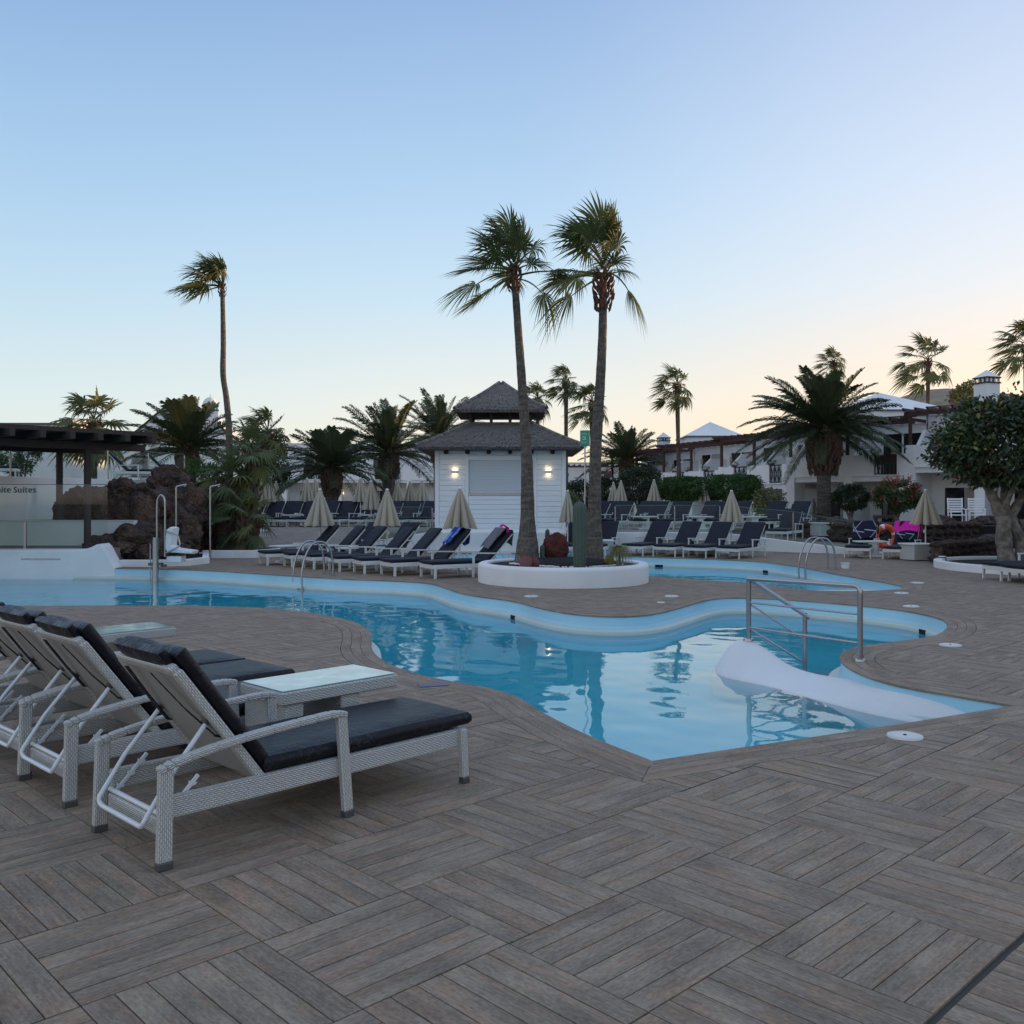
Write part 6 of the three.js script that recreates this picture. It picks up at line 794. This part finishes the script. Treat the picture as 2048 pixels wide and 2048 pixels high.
  // lit lamp under the left balcony
  const wl = thing('wall_lamp', 'small lit lamp under the balcony of the left building', 'wall lamp', [-14.3, 2.2, -79.6]); part('glass', new THREE.SphereGeometry(0.13, 14, 10), mat({ color: 0xffffff, emissive: new THREE.Color(1, 0.62, 0.3), emissiveIntensity: 3 }), wl); part('bracket', bx(-0.05, 0.05, -0.05, 0.05, -0.3, -0.1), M.darkSteel, wl); const l = new THREE.PointLight(new THREE.Color(1, 0.62, 0.3), 1.2, 20, 2); l.position.set(-14.3, 2.2, -79.6); l.castShadow = true; scene.add(l);
}
// ------------------------------------------------------------------ lava stone walls
function lavaWall(name, label, path, h, th, seed, size = 0.26) {
  const t = thing(name, label, 'wall'); const r = rng(seed); const variants = [0, 1, 2, 3, 4].map((i) => rockGeo(0.5, 0.5, 0.5, seed + i, 3, 0.12, 1.9)); const c = new THREE.CatmullRomCurve3(path.map(([x, Z]) => V(x, 0, Z)), false, 'centripetal'); const L = c.getLength(); const core = []; const n = Math.round(L / 0.5);
  for (let i = 0; i < n; i++) { const a = c.getPointAt(i / n), b = c.getPointAt((i + 1) / n); core.push(bar(a.clone().setY(h / 2 - 0.03), b.clone().setY(h / 2 - 0.03), th * 0.5, h - 0.12, 0.02)); } part('core', core, M.lava, t);
  const rows = Math.ceil(h / (size * 0.72)); for (let j = 0; j < rows; j++) { let s = r() * size; while (s < L) { const w = size * (0.8 + r() * 0.6), p = c.getPointAt(Math.min(1, s / L)), T = c.getTangentAt(Math.min(1, s / L)); const m = part('stone', variants[Math.floor(r() * 5)], M.lava, t); m.position.set(p.x, (j + 0.5) * h / rows + (r() - 0.5) * 0.04, p.z); m.rotation.set(0, Math.atan2(-T.z, T.x) + (r() < 0.5 ? 0 : PI) + (r() - 0.5) * 0.3, (r() - 0.5) * 0.4); m.scale.set(w * 1.0, h / rows * (0.98 + r() * 0.12), th * (0.9 + r() * 0.25)); s += w * 0.98; } } return t;
}
lavaWall('lava_wall', 'dark lava stone wall behind the towel covered loungers', [[9.3, 33.2], [9.95, 31.7], [11.2, 30.5], [13.2, 30.4], [15.4, 31.4]], 0.92, 0.5, 3, 0.34);
lavaWall('lava_wall', 'low dark lava stone wall curving behind the beige parasol towards the tree', [[10.85, 24.15], [12.0, 25.2], [13.6, 27.0], [15.0, 29.6]], 0.56, 0.55, 9, 0.3);
{
  const bed = struct('garden_bed', bx(10.6, 30, 0, 0.74, -34.2, -31.7), M.soil);
  for (let i = 0; i < 9; i++) { const r = solo('lava_rock', rockGeo(0.34 + 0.1 * Math.sin(i * 3), 0.22, 0.3, i + 30, 5, 0.18), M.lava, 'loose lava rock on the garden bank at the end of the terrace', 'rock', 'loose lava rocks on the bank'); r.position.set(9.2 + i * 0.36, 0.72 + 0.08 * Math.sin(i * 2), -33.6 - 0.5 * Math.cos(i * 1.7)); }
  for (const [x, Z, s] of [[15.6, 34.4, 1], [16.9, 33.6, 2]]) { const r = solo('lava_boulder', rockGeo(0.5, 0.26, 0.4, s + 60, 12, 0.2), M.lava, 'dark boulder beside the white plastic chairs', 'rock', 'boulders by the plastic chairs'); r.position.set(x, 0.82, -Z); }
  // white plastic garden chairs
  const pc = thing('plastic_chair', 'white slatted plastic garden chair on the ground floor patio', 'chair', [24.0, 0.62, -51.6], -1.15, 'plastic garden chairs'); for (let i = 0; i < 6; i++) part('slat', rb(-0.25, 0.25, 0.52 + i * 0.095, 0.59 + i * 0.095, -0.26 - i * 0.02, -0.235 - i * 0.02, 0.01), M.whitePlastic, pc); for (const s of [-1, 1]) { part('leg', bar(v3(s * 0.26, 0, 0.25), v3(s * 0.27, 0.62, 0.2), 0.05, 0.05, 0.01), M.whitePlastic, pc); part('leg', bar(v3(s * 0.25, 0, -0.25), v3(s * 0.26, 1.08, -0.36), 0.05, 0.05, 0.01), M.whitePlastic, pc); part('armrest', bar(v3(s * 0.28, 0.63, 0.28), v3(s * 0.28, 0.66, -0.28), 0.06, 0.03, 0.01), M.whitePlastic, pc); } part('seat', rb(-0.25, 0.25, 0.4, 0.44, -0.25, 0.26, 0.015), M.whitePlastic, pc);
  pc.position.set(17.1, 0.62, -36.3); pc.rotation.y = -0.2; copyOf(pc, [17.95, 0.62, -36.5], -0.35);
  const bl = (x, Z) => { const t = thing('patio_chair', 'brown wicker patio chair seen from behind on a ground floor terrace', 'chair', [x, 0.6, -Z], -0.2, 'brown patio chairs'); part('backrest', bar(v3(0, 0.35, 0), v3(0, 0.98, 0.2), 0.7, 0.05, 0.02), M.brownWicker, t); part('seat', rb(-0.35, 0.35, 0.3, 0.42, -0.6, 0.05, 0.03), M.brownWicker, t); for (const s of [-1, 1]) part('leg', rb(s * 0.3 - 0.03, s * 0.3 + 0.03, 0, 0.3, -0.55, 0.0, 0.01), M.brownWicker, t); }; bl(14.6, 37.0); bl(17.5, 39.5); bl(13.1, 41);
  const lamp = (x, Z, label) => { const t = thing('ground_lamp', label, 'lamp', [x, 0, -Z]); part('body', new THREE.CylinderGeometry(0.09, 0.1, 0.2, 14).translate(0, 0.1, 0), M.black, t); part('cap', new THREE.CylinderGeometry(0.09, 0.09, 0.02, 14).translate(0, 0.21, 0), M.whitePlastic, t); }; lamp(10.0, 31.0, 'short black bollard lamp at the left foot of the lava wall'); lamp(10.75, 23.6, 'short black bollard lamp at the end of the low lava wall');
  // low white planter kerb under the big tree
  const k = thing('tree_planter', 'low white kerb ring with black gravel around the big tree', 'planter', [12.3, 0, -22.1]); part('kerb', (() => { const s = new THREE.Shape(); s.absellipse(0, 0, 2.2, 2.3, 0, 2 * PI); const h = new THREE.Path(); h.absellipse(0, 0, 2.04, 2.14, 0, 2 * PI, true); s.holes.push(h); return uvm(new THREE.ExtrudeGeometry(s, { depth: 0.16, bevelEnabled: true, bevelSize: 0.015, bevelThickness: 0.015, bevelSegments: 2, curveSegments: 48 }).rotateX(-PI / 2)); })(), M.white, k); part('gravel', uvm(new THREE.CircleGeometry(2.1, 40).rotateX(-PI / 2).translate(0, 0.1, 0)), M.soil, k);
}
// ------------------------------------------------------------------ left side: spa wall, pergola, glass, lava rock, showers, pool lift
{
  // raised white wall at the pool end, curling down to the deck
  const w = thing('pool_end_wall', 'white curved wall at the end of the large pool with a water slit', 'wall', [0, 0, -22.48]);
  part('wall', extrude([[-18.2, -1.9], [-9.42, -1.9], [-9.42, 0.02], [-9.5, 0.12], [-9.6, 0.3], [-9.7, 0.5], [-9.78, 0.58], [-9.88, 0.56], [-10.0, 0.5], [-10.15, 0.45], [-10.4, 0.44], [-18.2, 0.44]], 0.55, 0.04).translate(0, 0, -0.5), M.white, w);
  part('water_slit', rb(-11.65, -10.72, 0.2, 0.235, 0.04, 0.062, 0.006), M.steel, w);
  struct('spa_floor', bx(-22, -9.9, -0.5, 0.42, -25.2, -22.98), M.terrace);
  // low wall, glass and upper levels
  const lw = thing('spa_wall', 'low white wall behind the glass screens of the spa', 'wall', [0, 0, -24.9]); part('wall', extrude([[-22, -0.2], [-9.85, -0.2], [-9.95, 1.05], [-22, 1.05]], 0.2, 0.01).translate(0, 0, -0.2), M.white, lw); part('coping', bx(-22, -9.95, 1.05, 1.09, -0.22, 0.03), M.frame, lw);
  struct('spa_upper_floor', bx(-26, -11.2, 0.2, 1.04, -30, -25.1), M.terrace);
  const dir = v3(2.6, 0, -7.9).normalize(); const P0 = V(-15.6, 0, 23.6 + 0.0), tw = Math.atan2(7.9, 2.6); const wl = thing('terrace_wall', 'tall white wall carrying the upper glass fronted terrace', 'wall', [P0.x, 0, P0.z], tw); const len = 11.8;
  part('wall', extrude([[-4, 0], [len, 0], [len, 2.3], [-4, 2.3]], 0.25, 0.01).translate(0, 0, -0.25), M.white, wl);
  const fl = thing('upper_terrace', 'x', 'terrace', [P0.x, 0, P0.z], tw); fl.userData = { kind: 'structure' }; part('floor', bx(-4, len, 2.05, 2.28, -14, -0.25), M.terrace, fl);
  // glass on top of the wall
  const pts = []; for (let i = 0; i <= 6; i++) { const p = P0.clone().addScaledVector(dir, lerp(0, len - 0.05, i / 6)); pts.push(v3(p.x - 0.12, 2.3, p.z)); } M.glassRun('glass_balustrade', 'tall glass balustrade of the upper terrace above the white wall', pts, 1.0);
  // low glass screens in front of the spa, with the lettered pane
  M.glassRun('glass_screen', 'frameless glass screen with lettering in front of the spa wall', [V(-17.5, 0.45, 23.25), V(-14.6, 0.45, 23.25), V(-11.95, 0.45, 23.25), V(-9.95, 0.45, 23.25)], 1.55, false);
  const ps = thing('screen_post', 'short steel post at the foot of the glass screen', 'post', [-11.95, 0.42, -23.2]); part('post', rb(-0.03, 0.03, 0, 0.66, -0.03, 0.03, 0.005), M.steel, ps); part('foot', rb(-0.06, 0.06, 0, 0.015, -0.05, 0.05, 0.003), M.steel, ps);
  const font = await new FontLoader().loadAsync('fonts/droid/droid_sans_bold.typeface.json'); const tg = new TextGeometry('White Suites', { font, size: 0.142, depth: 0.01, curveSegments: 4 }); tg.computeBoundingBox(); const wd = tg.boundingBox.max.x; const sg = solo('wall_sign', uvm(tg.translate(-wd, 0, 0).scale(0.98, 1, 1)), M.letter, 'dark grey lettering on the glass screen in front of the white wall', 'sign'); sg.position.set(-11.7, 1.8, -23.23);
  // pergola, beams turned 45 degrees to the court
  const pg = thing('pergola', 'dark brown timber pergola roof over the spa on two posts', 'pergola', [-9.15, 0, -24.05], Math.atan2(-2.7, -2.28)); // local x runs along the front edge away to the left and nearer
  const roofY = 3.08; part('roof_deck', bx(-0.1, 9, roofY + 0.16, roofY + 0.26, -0.05, 6), M.darkWood, pg);
  for (let i = 0; i < 13; i++) part('joist', rb(0.05 + i * 0.68, 0.17 + i * 0.68, roofY - 0.02, roofY + 0.16, -0.28, 5.8, 0.01), M.darkWood, pg);
  part('beam', rb(-0.2, 9, roofY - 0.2, roofY - 0.02, 0.7, 0.86, 0.01), M.darkWood, pg); part('beam', rb(-0.2, 9, roofY - 0.2, roofY - 0.02, 2.9, 3.06, 0.01), M.darkWood, pg);
  for (const [x, z, b] of [[1.3, 0.78, 0.42], [1.0, 2.98, 1.04], [5.2, 0.78, 0.42], [5.2, 2.98, 1.04]]) { const q = part('post', rb(x - 0.065, x + 0.065, b, roofY - 0.2, z - 0.065, z + 0.065, 0.008), M.darkWood, pg); part('post_shoe', rb(x - 0.1, x + 0.1, b, b + 0.12, z - 0.1, z + 0.1, 0.01), M.darkWood, q); }
  // lava rockery
  const rock = (x, y, Z, rx, ry, rz, s, turn, label) => { const m = solo('lava_rock', rockGeo(rx, ry, rz, s, 22, 0.24, 1.7), M.lava, label, 'rock', label === LR ? 'lava rocks of the rockery' : undefined); m.position.set(x, y, -Z); m.rotation.set(0.1 * Math.sin(s), turn, 0.15 * Math.cos(s)); return m; }; const LR = 'rugged brown lava rock piled in the rockery below the upper terrace';
  rock(-10.35, 0.95, 25.9, 0.95, 0.85, 0.8, 1, 0.3, LR); rock(-9.75, 0.5, 25.0, 0.85, 0.55, 0.6, 2, 1.1, LR); rock(-9.4, 1.35, 26.6, 0.75, 0.7, 0.6, 3, 0.6, LR); rock(-10.6, 1.55, 26.7, 0.9, 0.55, 0.7, 4, 2.2, LR); rock(-12.0, 1.35, 26.6, 0.75, 0.72, 0.6, 5, 0.2, LR); rock(-9.95, 1.95, 27.4, 0.6, 0.6, 0.5, 6, 0.9, 'topmost pointed lava boulder against the white terrace wall'); rock(-8.95, 0.6, 25.7, 0.6, 0.6, 0.5, 7, 1.7, LR); rock(-10.3, 0.3, 24.3, 0.75, 0.36, 0.5, 8, 0.1, LR); rock(-11.2, 1.6, 27.0, 0.6, 0.55, 0.5, 14, 0.4, LR); rock(-9.0, 0.25, 24.4, 0.6, 0.35, 0.4, 15, 0.5, LR);
  const RR = 'dark upright lava rock behind the shower poles'; const rk2 = (x, y, Z, rx, ry, rz, s) => { const m = solo('lava_rock', rockGeo(rx, ry, rz, s, 20, 0.24, 1.7), M.lava, RR, 'rock', 'lava rocks behind the showers'); m.position.set(x, y, -Z); m.rotation.y = s; }; rk2(-9.05, 1.35, 29.2, 0.62, 0.85, 0.5, 9); rk2(-8.7, 0.55, 28.4, 0.85, 0.6, 0.5, 10); rk2(-9.5, 0.4, 27.6, 0.7, 0.55, 0.5, 11);
  // planted bed with white kerbs
  const kerb = (name, label, pts, h, th) => { const t = thing(name, label, 'planter'); const g = []; for (let i = 0; i < pts.length - 1; i++) { const a = V(pts[i][0], h / 2, pts[i][1]), b = V(pts[i + 1][0], h / 2, pts[i + 1][1]); g.push(bar(a, b.clone().add(b.clone().sub(a).setLength(th * 0.4)), th, h, 0.015)); } part('kerb', g, M.white, t); return t; };
  const kb = kerb('planter_kerb', 'low white kerb around the black gravel in front of the lava rock', [[-9.5, 22.9], [-8.6, 22.9], [-7.95, 23.2], [-7.78, 24.0], [-8.5, 26.2], [-9.6, 26.3]], 0.17, 0.16); part('gravel', uvm(new THREE.ShapeGeometry(new THREE.Shape([[-12, 22.95], [-8.6, 22.95], [-8.0, 23.25], [-7.85, 24.0], [-8.55, 26.2], [-8.7, 29], [-12, 29]].map(([x, z]) => new THREE.Vector2(x, z)))).rotateX(-PI / 2).translate(0, 0.12, 0)), M.soil, kb);
  const kc = kerb('planter_kerb', 'low white stepped kerb around the bed with young palms', [[-8.6, 26.3], [-7.8, 26.3], [-7.2, 26.35], [-6.75, 27.4], [-6.4, 29.2], [-6.9, 31]], 0.22, 0.16); part('gravel', uvm(new THREE.ShapeGeometry(new THREE.Shape([[-9.6, 26.4], [-7.2, 26.4], [-6.8, 27.5], [-6.45, 29.2], [-7, 31], [-9.6, 31]].map(([x, z]) => new THREE.Vector2(x, z)))).rotateX(-PI / 2).translate(0, 0.17, 0)), M.soil, kc);
  // showers
  const shower = (x, Z, h, label) => { const t = thing('shower', label, 'shower', [x, 0.02, -Z], 0.5); part('pole', poly([v3(0, 0, 0), v3(0, h, 0), v3(0.26, h + 0.06, 0)], 0.028, 4), M.steel, t); part('shower_head', rod(v3(0.2, h + 0.0, 0), v3(0.26, h + 0.05, 0), 0.03, 0.02), M.steel, t); part('tap', rod(v3(0, h * 0.5, 0.0), v3(0.05, h * 0.5, 0.06), 0.018), M.steel, t); }; shower(-8.85, 24.9, 1.95, 'steel shower pole at the back of the lava rock planter'); shower(-8.05, 25.2, 1.95, 'steel shower pole at the corner of the young palm bed');
  // pool lift with white seat
  const lf = thing('pool_lift', 'steel pool lift mast with a white plastic seat', 'pool lift', [-8.28, 0, -22.1]); part('mast', rod(v3(0, -0.9, 0.15), v3(0, 0.75, 0.15), 0.07, 0.07, 16), M.steel, lf); part('hoop', pipe([v3(0, 0.2, 0.05), v3(0, 1.5, 0.05), v3(0.02, 1.66, 0.05), v3(0.09, 1.74, 0.05), v3(0.16, 1.66, 0.05), v3(0.18, 1.5, 0.05), v3(0.18, 0.3, 0.05)], 0.024, 60, 10, 0.5), M.steel, lf); part('guide_rail', rod(v3(-0.12, -0.9, 0.15), v3(-0.12, 0.6, 0.15), 0.015), M.steel, lf); part('clamp', [rb(-0.16, 0.14, 0.1, 0.16, 0.02, 0.2, 0.01), rb(0.1, 0.22, 0.06, 0.12, 0.02, 0.1, 0.01)], M.darkSteel, lf);
  part('seat', extrude([[0.22, 0.4], [0.8, 0.36], [0.82, 0.43], [0.4, 0.49], [0.3, 0.56], [0.36, 0.96], [0.28, 0.99], [0.2, 0.92], [0.14, 0.52]], 0.42, 0.025).translate(0.02, 0, -0.36), M.whitePlastic, lf); part('leg_rest', rb(0.2, 0.55, 0.16, 0.3, -0.32, 0.02, 0.02), M.whitePlastic, lf); part('arm', poly([v3(0.22, 0.9, 0.1), v3(0.5, 0.8, 0.1), v3(0.56, 0.55, 0.1), v3(0.2, 0.38, 0.1)], 0.018, 6), M.steel, lf);
}
for (const o of scene.children) flags(o);
renderer.render(scene, camera);
